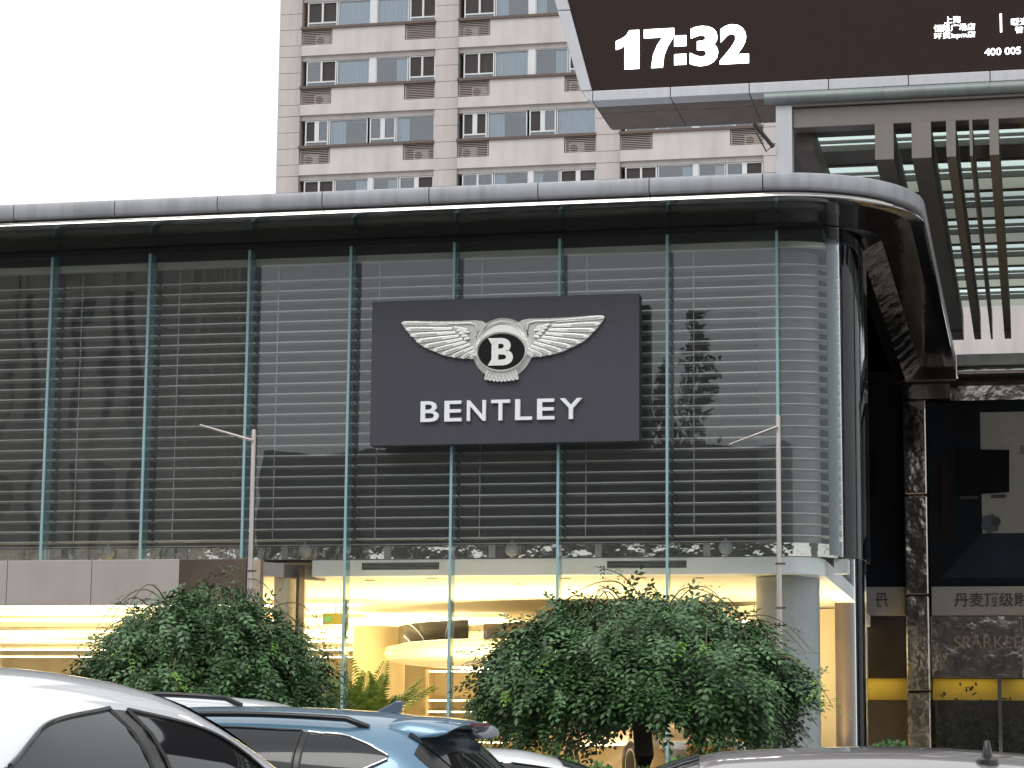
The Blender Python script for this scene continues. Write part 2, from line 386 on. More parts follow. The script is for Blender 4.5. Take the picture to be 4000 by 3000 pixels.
MB().prism([(-7.036, 12.15), (-7.036, 12.325), (-7.2, 12.325), (-7.13, 12.2)], 'y', SY, SY + .4).build('corner_panel', ALUW, sc_)
SOF2 = mat('screen_soffit', (.12, .080, .060), .5, .1, var=.06)
for a, b_ in zip(xs[:-1], xs[1:]):
    for (ya, yb) in ((SY + .41, SY + .80), (SY + .815, SY + 1.9)):
        MB().prism([(ya, 12.15), (yb, 12.15), (yb, 12.3), (ya, 12.3)], 'x', a + .008, b_ - .008).build('soffit_panel', SOF2, sc_)
MB().prism([(SY + .41, 12.16), (SY + 1.9, 12.16), (SY + 1.9, ztp), (SY + .41, ztp)], 'x', -7.0, 8.0).build('casing', SOF2, sc_)
MB().prism([(-7.04, 12.15), (-7.34, 12.62), (-8.2, ztp), (-7.04, ztp)], 'y', SY + .41, SY + 1.9).build('casing_side', ALUW, sc_)
for x in (2.2, 6.6): MB().lathe([(.35, PZ), (.35, 12.3)], (x, SY + 1.15, 0), 'z', 20).build('support_column', GREYCOL, sc_, smooth=True)
DIG = emis('led_white', (1, .97, 1), 5.5)
def poly_text(polys, name, x0, z0, sx_, sz_):
    b_ = MB()
    for p in polys: b_.prism([(x0 + a * sx_, z0 + c * sz_) for a, c in p], 'y', SY + .045, SY + .0595)
    b_.build(name, DIG, sc_)
H_ = .665; zd = 12.685
poly_text([[(.36, 0), (.80, 0), (.80, 1), (.50, 1), (.42, .88), (.28, .80), (.10, .74), (.10, .52), (.24, .55), (.36, .62)]], 'digit_one', -6.70, zd, .56, H_)
poly_text([[(.0, 1), (.0, .78), (.56, .78), (.40, .58), (.28, .34), (.22, 0), (.56, 0), (.60, .30), (.70, .52), (.90, .80), (.90, 1)]], 'digit_seven', -6.17, zd, .56, H_)
for q in (0, .48): poly_text([[(0, q), (.9, q), (.9, q + .27), (0, q + .27)]], 'colon_dot', -5.66, zd + .03, .22, H_)
fit_text(text_mesh('3', 1, .01, .045), -5.40, -4.93, zd - .01, zd + H_ + .01, SY + .058, DIG, 'digit_three', sc_, depth=.012)
fit_text(text_mesh('2', 1, .01, .045), -4.90, -4.42, zd, zd + H_ + .01, SY + .058, DIG, 'digit_two', sc_, depth=.012)
DIG2 = emis('led_white_small', (1, .98, 1), 3.2)
for s_, xa, xb, za, zb_ in (('上海', -1.23, -.97, 13.175, 13.29), ('恒隆广场店', -1.40, -.74, 13.04, 13.16), ('环贸iapm店', -1.40, -.74, 12.905, 13.025), ('400 005 0', -.60, .12, 12.60, 12.72), ('暖通', -.17, .12, 13.08, 13.2), ('智能', -.11, .16, 12.95, 13.06)):
    fit_text(text_mesh(s_, 1, .01, .012), xa, xb, za, zb_, SY + .058, DIG2, 'screen_text', sc_, depth=.012)
box('screen_divider', DIG2, -.345, -.315, SY + .045, SY + .0595, 12.98, 13.29, sc_)

# ------------------------------------------------------------------ glass roofed canopy over the passage
CY = 33.0
cp_ = thing('passage_canopy', 'dark metal canopy with deep parallel beams and glass roof over the passage', 'canopy', (-1, CY, PZ))
CBR = mat('canopy_metal_shaded', (.10, .082, .068), .55, .25, var=.08, scale=1, streak=.1)  # darker copy of the canopy metal, underside shade put into its colour
CBR2 = mat('canopy_metal_lit', (.185, .165, .15), .5, .25, var=.06, scale=1, streak=.1)  # paler copy of that metal, sky light on front faces put into its colour
GUT = mat('gutter_green_grey', (.20, .235, .225), .45, .3, var=.15, scale=2, streak=.2)
def translucent(name, col, fac=.6, clear=(.8, .9, .9)):
    m = bpy.data.materials.new(name); m.use_nodes = True; t = m.node_tree; N = t.nodes; N.clear(); MATS[name] = m
    o = N.new('ShaderNodeOutputMaterial'); x = N.new('ShaderNodeMixShader'); x.inputs[0].default_value = fac; a = N.new('ShaderNodeBsdfTransparent'); a.inputs[0].default_value = (*clear, 1)
    b_ = N.new('ShaderNodeBsdfTranslucent'); b_.inputs[0].default_value = (*col, 1); t.links.new(a.outputs[0], x.inputs[1]); t.links.new(b_.outputs[0], x.inputs[2]); t.links.new(x.outputs[0], o.inputs[0]); return m
CGL = translucent('canopy_glass', (.80, .88, .86), .7, (.70, .78, .77))
CGP = translucent('canopy_frosted', (.52, .54, .49), .92, (.4, .4, .38))
box('post', ALUW, -3.45, -3.22, CY - .02, CY + .25, 8.95, 10.52, cp_, bevel=.01)
box('post_rear', CBR, -3.45, -3.22, 47.6, 47.85, PZ, 10.2, cp_)
for x in (4.4,): box('post', ALUW, x, x + .23, CY - .02, CY + .25, PZ, 10.52, cp_, bevel=.01)
box('front_beam', CBR2, -3.215, 9, CY + .05, CY + .35, 10.20, 10.49, cp_, bevel=.01)
box('front_flange', CBR2, -3.215, 9, CY - .02, CY + .40, 10.495, 10.53, cp_)
gx = [-3.62, -1.95, -.48, 1.0, 2.5, 4, 5.5, 7, 8.5]
for a, b_ in zip(gx[:-1], gx[1:]):
    MB().tube([(a + .012, CY - .05, 10.62), (b_ - .012, CY - .05, 10.62)], .085, 14).build('gutter_pipe', GUT, cp_, smooth=True)
    MB().tube([(b_ - .014, CY - .05, 10.62), (b_ + .01, CY - .05, 10.62)], .092, 14).build('gutter_collar', GUT, cp_, smooth=True)
for a, b_ in ((-2.06, -1.80), (-1.55, -1.28), (-1.07, -.94), (-.75, -.71), (-.48, -.35), (.0, .20), (.6, .8), (1.3, 1.5), (2.2, 2.4), (3.2, 3.4)):
    c = MB(); c.box(a, b_, CY + .0, CY + .03, 9.675, 10.195); d = c.build('lit_beam_end', CBR2, cp_)
    MB().box(a, b_, CY + .033, 48.0, 9.672, 10.195).build('deep_beam', CBR, cp_)
    box('beam_tip', CBR, a - .002, b_ + .002, 46.9, 47.4, 9.655, 9.671, cp_)
for k in range(7):
    y = 34.75 + 2.07 * k
    box('purlin', CBR, -3.2, 9, y - .14, y - .02, 10.53, 10.60, cp_)
    box('glass_pane', CGL, -3.2, 9, y - .01, y + .62, 10.60, 10.612, cp_)
    box('glazing_bar', CBR2, -3.2, 9, y + .63, y + .68, 10.56, 10.62, cp_); box('glazing_bar', CBR2, -3.2, 9, y + .90, y + .96, 10.50, 10.60, cp_)
    box('frosted_pane', CGL, -3.2, 9, y + .685, y + .895, 10.59, 10.60, cp_)
    box('soffit_board', CBR2 if k == 0 else CGP, -3.2, 9, y + .965, y + 1.92, 10.55, 10.565, cp_)
box('purlin', CBR, -3.2, 9, CY + .4, 34.6, 10.45, 10.60, cp_)
box('edge_beam', CBR, -3.21, -2.95, CY + .36, 48, 9.95, 10.30, cp_)
mb = MB(); mb.tube([(-3.75, CY - .1, 10.25), (-3.48, CY - .1, 9.9)], .03, 8); lmp = mb.build('bracket_lamp', BLACK, cp_)
MB().tube([(-3.72, CY - .1, 10.12), (-3.58, CY - .1, 9.84), (-3.46, CY - .1, 9.95)], .012, 6).build('bracket_wire', BLACK, lmp)

# ------------------------------------------------------------------ showroom building
sh = thing('showroom_building', 'two-storey glass car showroom with horizontal louvres and a rounded grey metal roof edge', 'building', (-9, 31.96, PZ))
GY, FY = 31.96, 31.70            # glass plane, front edge of the glass fins
ZSOF, GXS, RG = 8.57, -2.25, 1.08
CX, CYC = GXS - RG, GY + RG       # centre of the rounded glass corner
FXS, RF, FYF = -1.36, 2.0, 30.40  # fascia side plane, corner radius, front plane
FCX, FCY = FXS - RF, FYF + RF
XL = -19.82
# fascia profile: (outward offset, z)
PRO = [(-.60, 8.925), (-.10, 8.925), (-.035, 8.915), (-.008, 8.895), (0, 8.865), (0, 8.735), (-.012, 8.712), (-.04, 8.695), (-.60, 8.69)]
TRM = [(-.60, 8.685), (-.12, 8.683), (-.10, 8.66), (-.12, 8.632), (-.045, 8.628), (-.005, 8.615), (0, 8.60), (-.005, 8.585), (-.05, 8.573), (-.60, 8.575)]
def fpos(s):
    """path along the roof edge: s<0 front, 0..RF*pi/2 the corner, beyond: the side going back; returns point and outward normal"""
    if s <= 0: return (FCX + s, FYF), (0, -1)
    la = RF * PI / 2
    if s <= la:
        t = s / RF; return (FCX + RF * math.sin(t), FCY - RF * math.cos(t)), (math.sin(t), -math.cos(t))
    return (FXS, FCY + s - la), (1, 0)
def sweep(prof, s0, s1, n, fn=fpos):
    b_ = MB(); m_ = len(prof); vs_ = []
    for i in range(n + 1):
        p, nn = fn(s0 + (s1 - s0) * i / n)
        vs_ += [(p[0] + nn[0] * d, p[1] + nn[1] * d, z) for d, z in prof]
    fs_ = [(i * m_ + j, i * m_ + (j + 1) % m_, (i + 1) * m_ + (j + 1) % m_, (i + 1) * m_ + j) for i in range(n) for j in range(m_)]
    fs_ += [tuple(range(m_)), tuple(range(n * m_, n * m_ + m_))[::-1]]
    return b_.add(vs_, fs_)
la = RF * PI / 2
segs = [(-1.5 * (k + 1), -1.5 * k, 1) for k in range(11)] + [(0, la, 20)] + [(la + 1.6 * k, la + 1.6 * (k + 1), 1) for k in range(8)]
for a, b_, n in segs:
    sweep(PRO, a + .007, b_ - .007, n).build('fascia_panel', ALU, sh, smooth=30)
    sweep(TRM, a + .002, b_ - .002, n).build('chrome_trim', CHROME, sh, smooth=30)
# soffit: polished dark sheet from fascia back to the glass, with shiny inner strip on the side
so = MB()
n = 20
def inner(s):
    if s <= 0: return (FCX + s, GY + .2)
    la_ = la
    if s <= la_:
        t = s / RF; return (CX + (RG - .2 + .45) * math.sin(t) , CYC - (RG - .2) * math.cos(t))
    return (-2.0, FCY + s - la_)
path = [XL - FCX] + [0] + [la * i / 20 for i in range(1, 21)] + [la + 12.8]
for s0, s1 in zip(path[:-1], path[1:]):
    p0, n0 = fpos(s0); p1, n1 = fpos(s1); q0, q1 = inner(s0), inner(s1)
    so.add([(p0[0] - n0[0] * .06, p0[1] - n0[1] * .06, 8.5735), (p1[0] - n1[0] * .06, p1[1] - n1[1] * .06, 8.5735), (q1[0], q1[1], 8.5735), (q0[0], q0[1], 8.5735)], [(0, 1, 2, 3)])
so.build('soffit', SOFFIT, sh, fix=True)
sst = MB(); n_ = 60
sst.grid(lambda u, v: (GXS - .04 + .29 * v + .012 * math.sin(u * 47) * math.sin(v * PI), 33.2 + 12.0 * u, 8.38 + .185 * v + .010 * math.sin(u * 83 + 3 * v)), 160, 4)
sst.build('soffit_steel_strip', STRIP, sh, smooth='all')
# roof slab and parapet core
mb = MB(); mb.box(XL, FCX, FYF + .62, 62, 8.70, 8.90); mb.box(FCX + .002, FXS - .62, FCY + .05, 62, 8.705, 8.895); mb.build('roof_slab', ALU, sh)
mb = MB(); mb.box(XL, GXS - .3, GY + .21, 62, 8.60, 8.685); mb.build('roof_deck', ROOMDARK, sh)

# glass fins and panes on the front
finm = MB(); finm.box(-.015, .015, .03, .24, PZ, 8.42); finm.cur = 1; finm.box(-.017, .017, 0, .029, PZ, 8.42)
finm = finm.mesh('glass_fin', [FING, TEAL])
fins = [-13.82 + 1.5 * k for k in range(-4, 8)]
finu = MB(); finu.box(-.015, .015, .03, .24, 4.03, 8.42); finu.cur = 1; finu.box(-.017, .017, 0, .029, 4.03, 8.42)
finu = finu.mesh('glass_fin', [FING, TEAL])
for x in fins: link('glass_fin', finm if x > -10 else finu, sh, (x, FY, 0), world=True)
pane_u = MB().box(.008, 1.492, 0, .010, 4.03, 8.56).mesh('glass_pane', GLASS)
pane_l = MB().box(.008, 1.492, 0, .010, PZ, 4.02).mesh('glass_pane', GLASSL)
rg = random.Random(3)
for x in fins[:-1]:
    for pm_ in (pane_u, pane_l):
        if pm_ is pane_l and x < -11: continue
        link('glass_pane', pm_, sh, (x, GY, 0), world=True)
def arc_sheet(b_, cx, cy, r0, r1, z0, z1, t0=0, t1=PI / 2, n=18):
    """solid curved slab between radii r0<r1"""
    vs_ = []
    for i in range(n + 1):
        t = t0 + (t1 - t0) * i / n; s_, c = math.sin(t), -math.cos(t)
        vs_ += [(cx + r0 * s_, cy + r0 * c, z0), (cx + r1 * s_, cy + r1 * c, z0), (cx + r1 * s_, cy + r1 * c, z1), (cx + r0 * s_, cy + r0 * c, z1)]
    fs_ = [(i * 4 + j, i * 4 + (j + 1) % 4, i * 4 + 4 + (j + 1) % 4, i * 4 + 4 + j) for i in range(n) for j in range(4)] + [(0, 1, 2, 3), (4 * n + 3, 4 * n + 2, 4 * n + 1, 4 * n)]
    return b_.add(vs_, fs_)
arc_sheet(MB(), CX, CYC, RG - .010, RG, 4.03, 8.56, .01, n=40).build('curved_glass_pane', GLASSC, sh, smooth=40)
arc_sheet(MB(), CX, CYC, RG - .010, RG, PZ, 4.02, .01, n=40).build('curved_glass_pane', GLASSG, sh, smooth=40)
# short glazed return, then the true side wall set back from it
box('side_glass_pane', GLASSC, GXS - .010, GXS, CYC + .01, CYC + .65, 4.03, 8.49, sh)
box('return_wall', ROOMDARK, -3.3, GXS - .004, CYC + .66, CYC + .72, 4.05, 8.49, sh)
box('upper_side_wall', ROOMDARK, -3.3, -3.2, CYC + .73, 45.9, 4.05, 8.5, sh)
box('corner_wall', WARM, -4.6, -2.742, 40.0, 40.1, PZ + .02, 3.805, sh)
MB().lathe([(.44, 4.06), (.44, 8.44)], (-3.36, 33.25 + .35, 0), 'z', 40).build('round_column', GREYCOL, sh, smooth=30)
# louvre banks, one per bay, each slat a part
slat = MB().prism([(0, -.008), (.24, -.012), (.24, -.004), (0, .009)], 'x', -.728, .728).mesh('slat', SLAT)
hr = MB().box(-.74, .74, -.17, -.04, 8.255, 8.345).mesh('louvre_bank', CREAM)
NSL, SP, Z0 = 26, .1492, 4.322
for i, x in enumerate(fins[:-1]):
    if x < -16.9: continue
    lb = link('louvre_bank', hr, sh, (x + .75, 32.16, 0), world=True)
    for k in range(NSL):
        link('slat', slat, lb, (rg.uniform(-.004, .004), rg.uniform(-.01, .01), Z0 + SP * k - 0 + rg.uniform(-.004, .004)), rot=(rg.uniform(-.012, .012), rg.uniform(-.0012, .0012), 0))
lb = arc_sheet(MB(), CX, CYC, RG - .16, RG - .08, 8.27, 8.345).build('louvre_bank', CREAM, sh)
cs = arc_sheet(MB(), CX, CYC, RG - .44, RG - .20, -.005, .005, 0, PI * .56).mesh('slat', SLAT, (0, 0, 0), 40)
for k in range(NSL): link('slat', cs, lb, (0, 0, Z0 + SP * k), world=True)
# ladder cords of the louvres
for x in fins[2:-1]:
    box('ladder_tape', WFRAME, x + .30, x + .312, 32.14, 32.146, 4.3, 8.3, sh)
# first floor: dark room, steel spandrel strip, corner post
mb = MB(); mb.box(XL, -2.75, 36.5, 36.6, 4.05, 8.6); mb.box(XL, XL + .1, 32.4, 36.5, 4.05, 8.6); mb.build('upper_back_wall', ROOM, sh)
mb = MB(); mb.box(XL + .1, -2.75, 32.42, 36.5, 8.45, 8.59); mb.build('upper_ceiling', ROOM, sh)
for k in range(9):
    a = -19.8 + 1.83 * k
    box('steel_spandrel', STRIP, a, a + 1.82, 32.26, 32.28, 4.05, 4.23, sh)
arc_sheet(MB(), CX, CYC, RG - .35, RG - .33, 4.05, 4.23).build('steel_spandrel', STRIP, sh, smooth=40)
box('glass_upstand_rail', WFRAME, -19.8, -3.4, 32.12, 32.14, 4.235, 4.245, sh)
for k in range(11): box('spandrel_bracket', GREYCOL, -19.4 + 1.5 * k, -19.31 + 1.5 * k, 32.23, 32.256, 4.05, 4.23, sh)
arc_sheet(MB(), CX, CYC, RG - .045, RG - .03, 4.05, 8.40, .66, .82, 6).build('corner_post', mat('post_blue_grey', (.20, .225, .265), .8, 0, var=.06, spec=.2), sh)
box('corner_post_base', WBEAM, -2.70, -2.50, 33.0, 33.24, 3.86, 4.06, sh, bevel=.01)
# floor slab edge: white beam with rounded corner and two air grilles
BX, BYF, BR = -2.80, 32.24, .55
mb = MB(); vs_ = []
pth = [(-9.95, BYF), (BX - BR, BYF)] + [(BX - BR + BR * math.sin(t), BYF + BR - BR * math.cos(t)) for t in [PI / 2 * i / 10 for i in range(1, 11)]] + [(BX, 40.3)]
vs_ = []
for i, p in enumerate(pth):
    a = pth[max(0, i - 1)]; c = pth[min(len(pth) - 1, i + 1)]; d = Vector((c[0] - a[0], c[1] - a[1])).normalized(); nn = (-d.y, d.x)
    vs_ += [(p[0], p[1], 3.81), (p[0], p[1], 4.035), (p[0] + nn[0] * .3, p[1] + nn[1] * .3, 4.035), (p[0] + nn[0] * .3, p[1] + nn[1] * .3, 3.81)]
mb.add(vs_, [(i * 4 + j, i * 4 + (j + 1) % 4, i * 4 + 4 + (j + 1) % 4, i * 4 + 4 + j) for i in range(len(pth) - 1) for j in range(4)] + [(0, 1, 2, 3)])
wb = mb.build('floor_edge_beam', WBEAM, sh, smooth=30)
for x0, x1 in ((-9.22, -8.10), (-5.73, -4.63)):
    g = MB(); g.box(x0 - .03, x1 + .03, BYF - .012, BYF - .003, 3.875, 3.893); g.box(x0 - .03, x1 + .03, BYF - .012, BYF - .003, 3.995, 4.013)
    g.box(x0 - .03, x0, BYF - .012, BYF - .003, 3.893, 3.995); g.box(x1, x1 + .03, BYF - .012, BYF - .003, 3.893, 3.995)
    ag = g.build('air_grille', WBEAM, sh); box('grille_dark', BLACK, x0, x1, BYF - .006, BYF - .003, 3.894, 3.994, ag)
    for k in range(5): box('grille_blade', GREYCOL, x0, x1, BYF - .014, BYF - .007, 3.902 + k * .019, 3.908 + k * .019, ag)
mb = MB(); mb.box(-34, BX - .28, BYF + .31, 60, 3.83, 4.03); mb.build('floor_slab', CEIL, sh)
# ground floor: paved floor, warm walls, columns
mb = MB(); mb.box(-34, GXS - .02, GY + .02, 60, PZ + .004, PZ + .02); mb.build('showroom_floor', FLOOR, sh)
mb = MB(); mb.box(-34, -2.9, 60, 60.2, PZ + .02, 3.82); mb.box(-34.2, -34, 32.4, 60.2, PZ + .02, 4.03); mb.box(-34, -18.2, 32.2, 32.35, PZ + .02, 4.03); mb.build('interior_wall', WARM, sh)
MB().lathe([(.44, PZ + .02), (.44, 3.815)], (-3.36, 33.25, 0), 'z', 40).build('round_column', GREYCOL, sh, smooth=30)
MB().lathe([(.17, PZ + .02), (.17, 3.815)], (-2.98, 38.6, 0), 'z', 28).build('bronze_column', BROWN, sh, smooth=30)
# round partition and rows of light strips under the ceiling
MB().lathe([(.46, PZ + .02), (.46, 3.55), (.44, 3.57)], (-11.38, 41.0, 0), 'z', 40).build('round_partition', WARM, sh, smooth=30)
for k in range(6):
    y = 37.6 + 4.1 * k; xr = -10.78 * y / 37.62
    box('ceiling_light_strip', LED, -33, xr, y, y + .07, 3.73, 3.76, sh)
    MB().prism([(y - .1, 3.77), (y + .5, 3.77), (y + .5, 3.825), (y - .1, 3.825)], 'x', -33.2, xr + .1).build('ceiling_cove', CEIL, sh)
for y, a, b_ in ((41.3, -11.0, -9.2), (42.0, -6.9, -4.9), (46.0, -7.0, -5.0)):
    box('ceiling_light_strip', LED, a, b_, y, y + .07, 3.70, 3.75, sh)
dl = MB().lathe([(.075, -.004), (.075, .02), (.06, .02), (.055, .006)], (0, 0, 0), 'z', 14).mesh('downlight', mat('downlight_trim', (.6, .5, .3), .4))
for x, y in ((-9.4, 33.3), (-8.4, 33.0), (-6.5, 33.2), (-5.4, 33.1), (-4.6, 33.2), (-7.4, 34.2)): link('downlight', dl, sh, (x, y, 3.822), world=True)
# entrance portal on the left: taupe and bronze metal panels in front of the glass
ex = [-17.9, -16.0, -14.2, -12.93, -11.63]
for a, b_ in zip(ex[:-1], ex[1:]): box('portal_panel', TAUPE, a + .004, b_ - .004, 31.45, 31.62, 3.37, 4.00, sh, bevel=.006)
box('portal_panel_dark', BROWN, -11.626, -10.66, 31.455, 31.62, 3.37, 4.00, sh, bevel=.006)
box('portal_jamb', mat('portal_tan', (.42, .33, .25), .5, .2), -10.655, -10.47, 31.50, 31.66, PZ, 3.99, sh)
MB().prism([(-10.46, 31.60), (-9.95, 32.6), (-9.95, 32.9), (-10.46, 31.8)], 'z', 3.78, 3.97).build('portal_return', TAUPE, sh)
box('portal_door_post', BROWN, -10.10, -10.06, 32.0, 32.25, PZ, 3.96, sh)
box('portal_wall', CEIL, -10.44, -10.24, 32.05, 32.9, PZ, 3.8, sh)
for a, b_ in zip((-18, -16.2, -14.35, -12.5), (-16.21, -14.36, -12.51, -10.67)): box('portal_glass_pane', GLASS, a, b_ - .01, 31.70, 31.71, PZ, 3.36, sh)

# curved mezzanine stair inside
mz = thing('mezzanine_stair', 'round white mezzanine landing with brown drum and glass balustrade inside the showroom', 'staircase', (-7.3, 41, PZ))
WGL = mat('white_gloss', (.82, .74, .60), .3, var=.02)
MB().lathe([(3.5, 2.90), (3.78, 2.93), (3.85, 3.05), (3.82, 3.16), (3.6, 3.20)], (-7.3, 41, 0), 'z', 72).build('landing', WGL, mz, smooth=40)
MB().lathe([(.55, PZ), (.55, 2.9)], (-7.9, 41.5, 0), 'z', 30).build('drum_support', WARM, mz, smooth=30)
arc_sheet(MB(), -7.3, 41, 3.35, 3.40, 3.21, 3.46, -.45, 1.2, 30).build('brown_drum', BROWN, mz, smooth=30)
arc_sheet(MB(), -7.3, 41, 3.60, 3.612, 3.21, 3.52, -1.5, 1.5, 30).build('glass_balustrade', GLASS, mz, smooth=30)
for t in (-1.35, -1.2, -1.02, -.82, -.58): MB().tube([(-7.3 + 3.5 * math.sin(t), 41 - 3.5 * math.cos(t), 3.2), (-7.3 + 3.52 * math.sin(t), 41 - 3.52 * math.cos(t), 3.5)], .03, 8).build('baluster', emis('glowing_baluster', (1, .93, .72), 1.6), mz)  # brightness put in as emission; these balusters are no lamps
MB().prism([(-9.4, 3.44), (-4.0, 3.80), (-4.0, 3.56), (-9.4, 3.36)], 'y', 38.4, 38.6).build('stair_stringer', WGL, mz)
# display shelf with lit edges
ds = thing('display_shelf', 'warm lit display shelves standing beside the areca palm inside the showroom', 'shelf', (-10.0, 41.5, PZ))
for x in (-10.6, -9.05): box('side_panel', WARM, x, x + .06, 41.3, 41.8, PZ + .02, 2.85, ds)
box('back_panel', WARM, -10.54, -9.05, 41.75, 41.8, PZ + .02, 2.85, ds)
for z in (1.2, 1.55, 1.9, 2.08, 2.28, 2.79):
    sf = box('shelf_board', WARM, -10.535, -9.055, 41.3, 41.745, z, z + .03, ds); box('light_strip', LED, -10.53, -9.06, 41.285, 41.298, z, z + .025, sf)
es = thing('exit_sign', 'small green exit sign hanging under the showroom ceiling', 'sign', (-11.0, 37.0, 3.6))
box('plate', mat('sign_green', (.28, .26, .06), .6), -11.22, -10.80, 37, 37.04, 3.40, 3.58, es); box('hanger', ALUW, -11.02, -11.0, 37.01, 37.03, 3.581, 3.82, es)
box('arrow_mark', emis('exit_mark', (.45, .9, .2), .6), -11.18, -11.08, 36.99, 36.998, 3.44, 3.54, es)
# added fill lights facing up, brightening the showroom ceiling; no fixtures there
for i, (x, y, e) in enumerate(((-14.5, 37.5, 300), (-12.6, 43, 380), (-9.4, 36.4, 200), (-7.0, 36.2, 200), (-5.0, 36.0, 190), (-10.0, 44, 560), (-7.5, 46, 620), (-14, 50, 620), (-17.5, 42, 400), (-22, 50, 520), (-3.5, 37.0, 150))):
    l = bpy.data.lights.new('fill_uplight', 'AREA'); l.shape = 'DISK'; l.size = 1.6; l.energy = e; l.color = (1, .79, .42); lo = bpy.data.objects.new('fill_uplight', l); COL.objects.link(lo); lo.location = (x, y, 1.5 if y < 38 else 2.4); lo.rotation_euler = (PI, 0, 0)
    l.spread = PI

# grey ball floodlights on the ledge
flm = MB(); n_ = 12
flm.lathe([(.002, -.10), (.05, -.085), (.085, -.05), (.098, 0), (.085, .05), (.05, .085), (.02, .096)], (0, 0, 0), 'y', 20)
flm = flm.mesh('lamp_head', mat('flood_grey', (.42, .45, .46), .5, .1), smooth=60)
flb = MB().tube([(0, 0, .08), (0, 0, .13)], .018, 8).tube([(0, .02, -.09), (0, .02, -.12)], .03, 8).mesh('bracket', GREYCOL)
for i, (x, lab) in enumerate(((-13.0, 'above the taupe entrance panel'), (-10.05, 'next to the left steel pole'), (-7.06, 'below the sign board, above the first air grille'), (-4.09, 'nearest the right steel pole'))):
    fl = thing('floodlight', 'grey ball floodlight on the first-floor ledge ' + lab, 'floodlight', (x, 32.20, 4.16), 'ball floodlights behind the glass')
    link('lamp_head', flm, fl, (0, 0, 0), rot=(0, 0, .35)); link('bracket', flb, fl)

# ------------------------------------------------------------------ shop front at the back of the passage
SYB = 46.0
sb = thing('passage_shopfront', 'dark mirror-steel shopfront with speaker posters at the back of the passage', 'building', (2, SYB, PZ))
k_ = SYB / 43.3
def zz(z): return 1.35 + (z - 1.35) * k_
DARKB = mat('shop_dark_steel', (.05, .042, .038), .22, .6, var=.3, scale=1.5, bump=.02, bscale=2)
def bpos(s): return (s, 45.2), (0, -1)
for k in range(6):
    a = FXS + .004 + 1.5 * k
    sweep(PRO, a + .005, a + 1.495, 1, bpos).build('fascia_panel', ALU, sb, smooth=30)
    sweep(TRM, a + .002, a + 1.498, 1, bpos).build('chrome_trim', CHROME, sb, smooth=30)
MB().prism([(GXS - .06, 34.2), (GXS - .06, 45.2), (-5, 45.2), (-5, 36.7), (-3.0, 34.2)], 'z', 8.60, 8.62).build('passage_soffit', SOFFIT, sb)
box('soffit', SOFFIT, FXS + .01, 9, 45.26, SYB + .3, 8.58, 8.60, sb)
box('roof_link', DARKB, -4.5, FXS - .01, 45.22, 45.5, 8.45, 8.88, sb)
box('steel_beam', MIRROR, -2.0, 9, SYB - .05, SYB + .2, 8.14, 8.42, sb)
box('steel_header', DARKB, -2.0, 9, SYB + .0, SYB + .2, 8.425, 8.575, sb)
# mirror clad corner column
for z0, z1 in ((PZ, 2.6), (2.61, 4.4), (4.41, 6.3), (6.31, 8.13)):
    box('column_cladding', MIRROR, -2.40, -1.96, SYB - .35, SYB + .1, z0, z1, sb, bevel=.03)
box('column_head', MIRROR, -2.42, -1.5, SYB - .36, SYB + .1, 8.14, 8.5, sb)
# posters
NAVY = mat('poster_navy', (.011, .013, .017), .8, var=.5, scale=.8, spec=.1)
TVB = mat('poster_black', (.006, .006, .007), .8, spec=.1)
PALE = mat('poster_pale', (.26, .255, .25), .8, var=.15, scale=.5, spec=.1)
BLUEF = mat('poster_blue', (.022, .030, .042), .8, spec=.1, var=.4, scale=.7)
GREYB = mat('sign_band_grey', (.30, .29, .28), .7, var=.06)
INK = mat('sign_ink', (.035, .035, .037), .5)
zb0, zb1 = zz(3.88), zz(4.4)
ps2 = box('poster_panel', NAVY, -3.9, -2.41, SYB + .05, SYB + .1, zb1 + .004, 8.5, sb)
box('poster_television', TVB, -3.5, -2.93, SYB + .02, SYB + .049, zz(6.05), zz(6.85), ps2)
ps = box('poster_panel', NAVY, -1.95, 6, SYB + .05, SYB + .1, zb1 + .004, 8.135, sb)
box('poster_white_area', PALE, -.955, 6, SYB + .04, SYB + .049, 5.6, zz(7.53), ps)
MB().prism([(-1.75, 4.75), (6, 4.75), (6, 5.6), (-.955, 5.6)], 'y', SYB + .04, SYB + .049).build('poster_floor', BLUEF, ps)
tv = MB(); tv.prism([(-1.42, zz(6.87)), (-.42, zz(6.84)), (-.44, zz(6.08)), (-1.40, zz(6.03))], 'y', SYB + .02, SYB + .039); tv.build('poster_television', TVB, ps)
box('poster_tv_foot', BLACK, -1.36, -1.02, SYB + .025, SYB + .039, zz(5.97), zz(6.02), ps); box('poster_tv_foot', BLACK, -.78, -.5, SYB + .025, SYB + .039, zz(5.98), zz(6.04), ps)
MB().prism([(-.80 + .19 * math.cos(a), 5.78 + .19 * math.sin(a)) for a in [PI / 3 * q + .3 for q in range(6)]], 'y', SYB + .02, SYB + .039).build('poster_speaker', mat('poster_slate', (.03, .045, .06), .4), ps)
MB().lathe([(.09, 0), (.09, .006)], (-.70, SYB + .012, 5.82), 'y', 18).build('poster_speaker_cone', BLACK, ps)
box('poster_tower_speaker', mat('poster_red_brown', (.022, .012, .011), .8, spec=.1), -1.72, -1.60, SYB + .03, SYB + .039, 5.5, 6.95, ps)
fit_text(text_mesh('卓', 1, .01), -.24, .0, 7.07, 7.32, SYB + .036, INK, 'poster_text', ps, depth=.01)
bd = box('sign_band', GREYB, -1.93, 6, SYB - .02, SYB + .1, zb0, zb1, sb, bevel=.02)
fit_text(text_mesh('丹麦顶级影音', 1, .01, .012), -1.50, .14, zz(4.035), zz(4.29), SYB - .024, INK, 'band_text', bd, depth=.012)
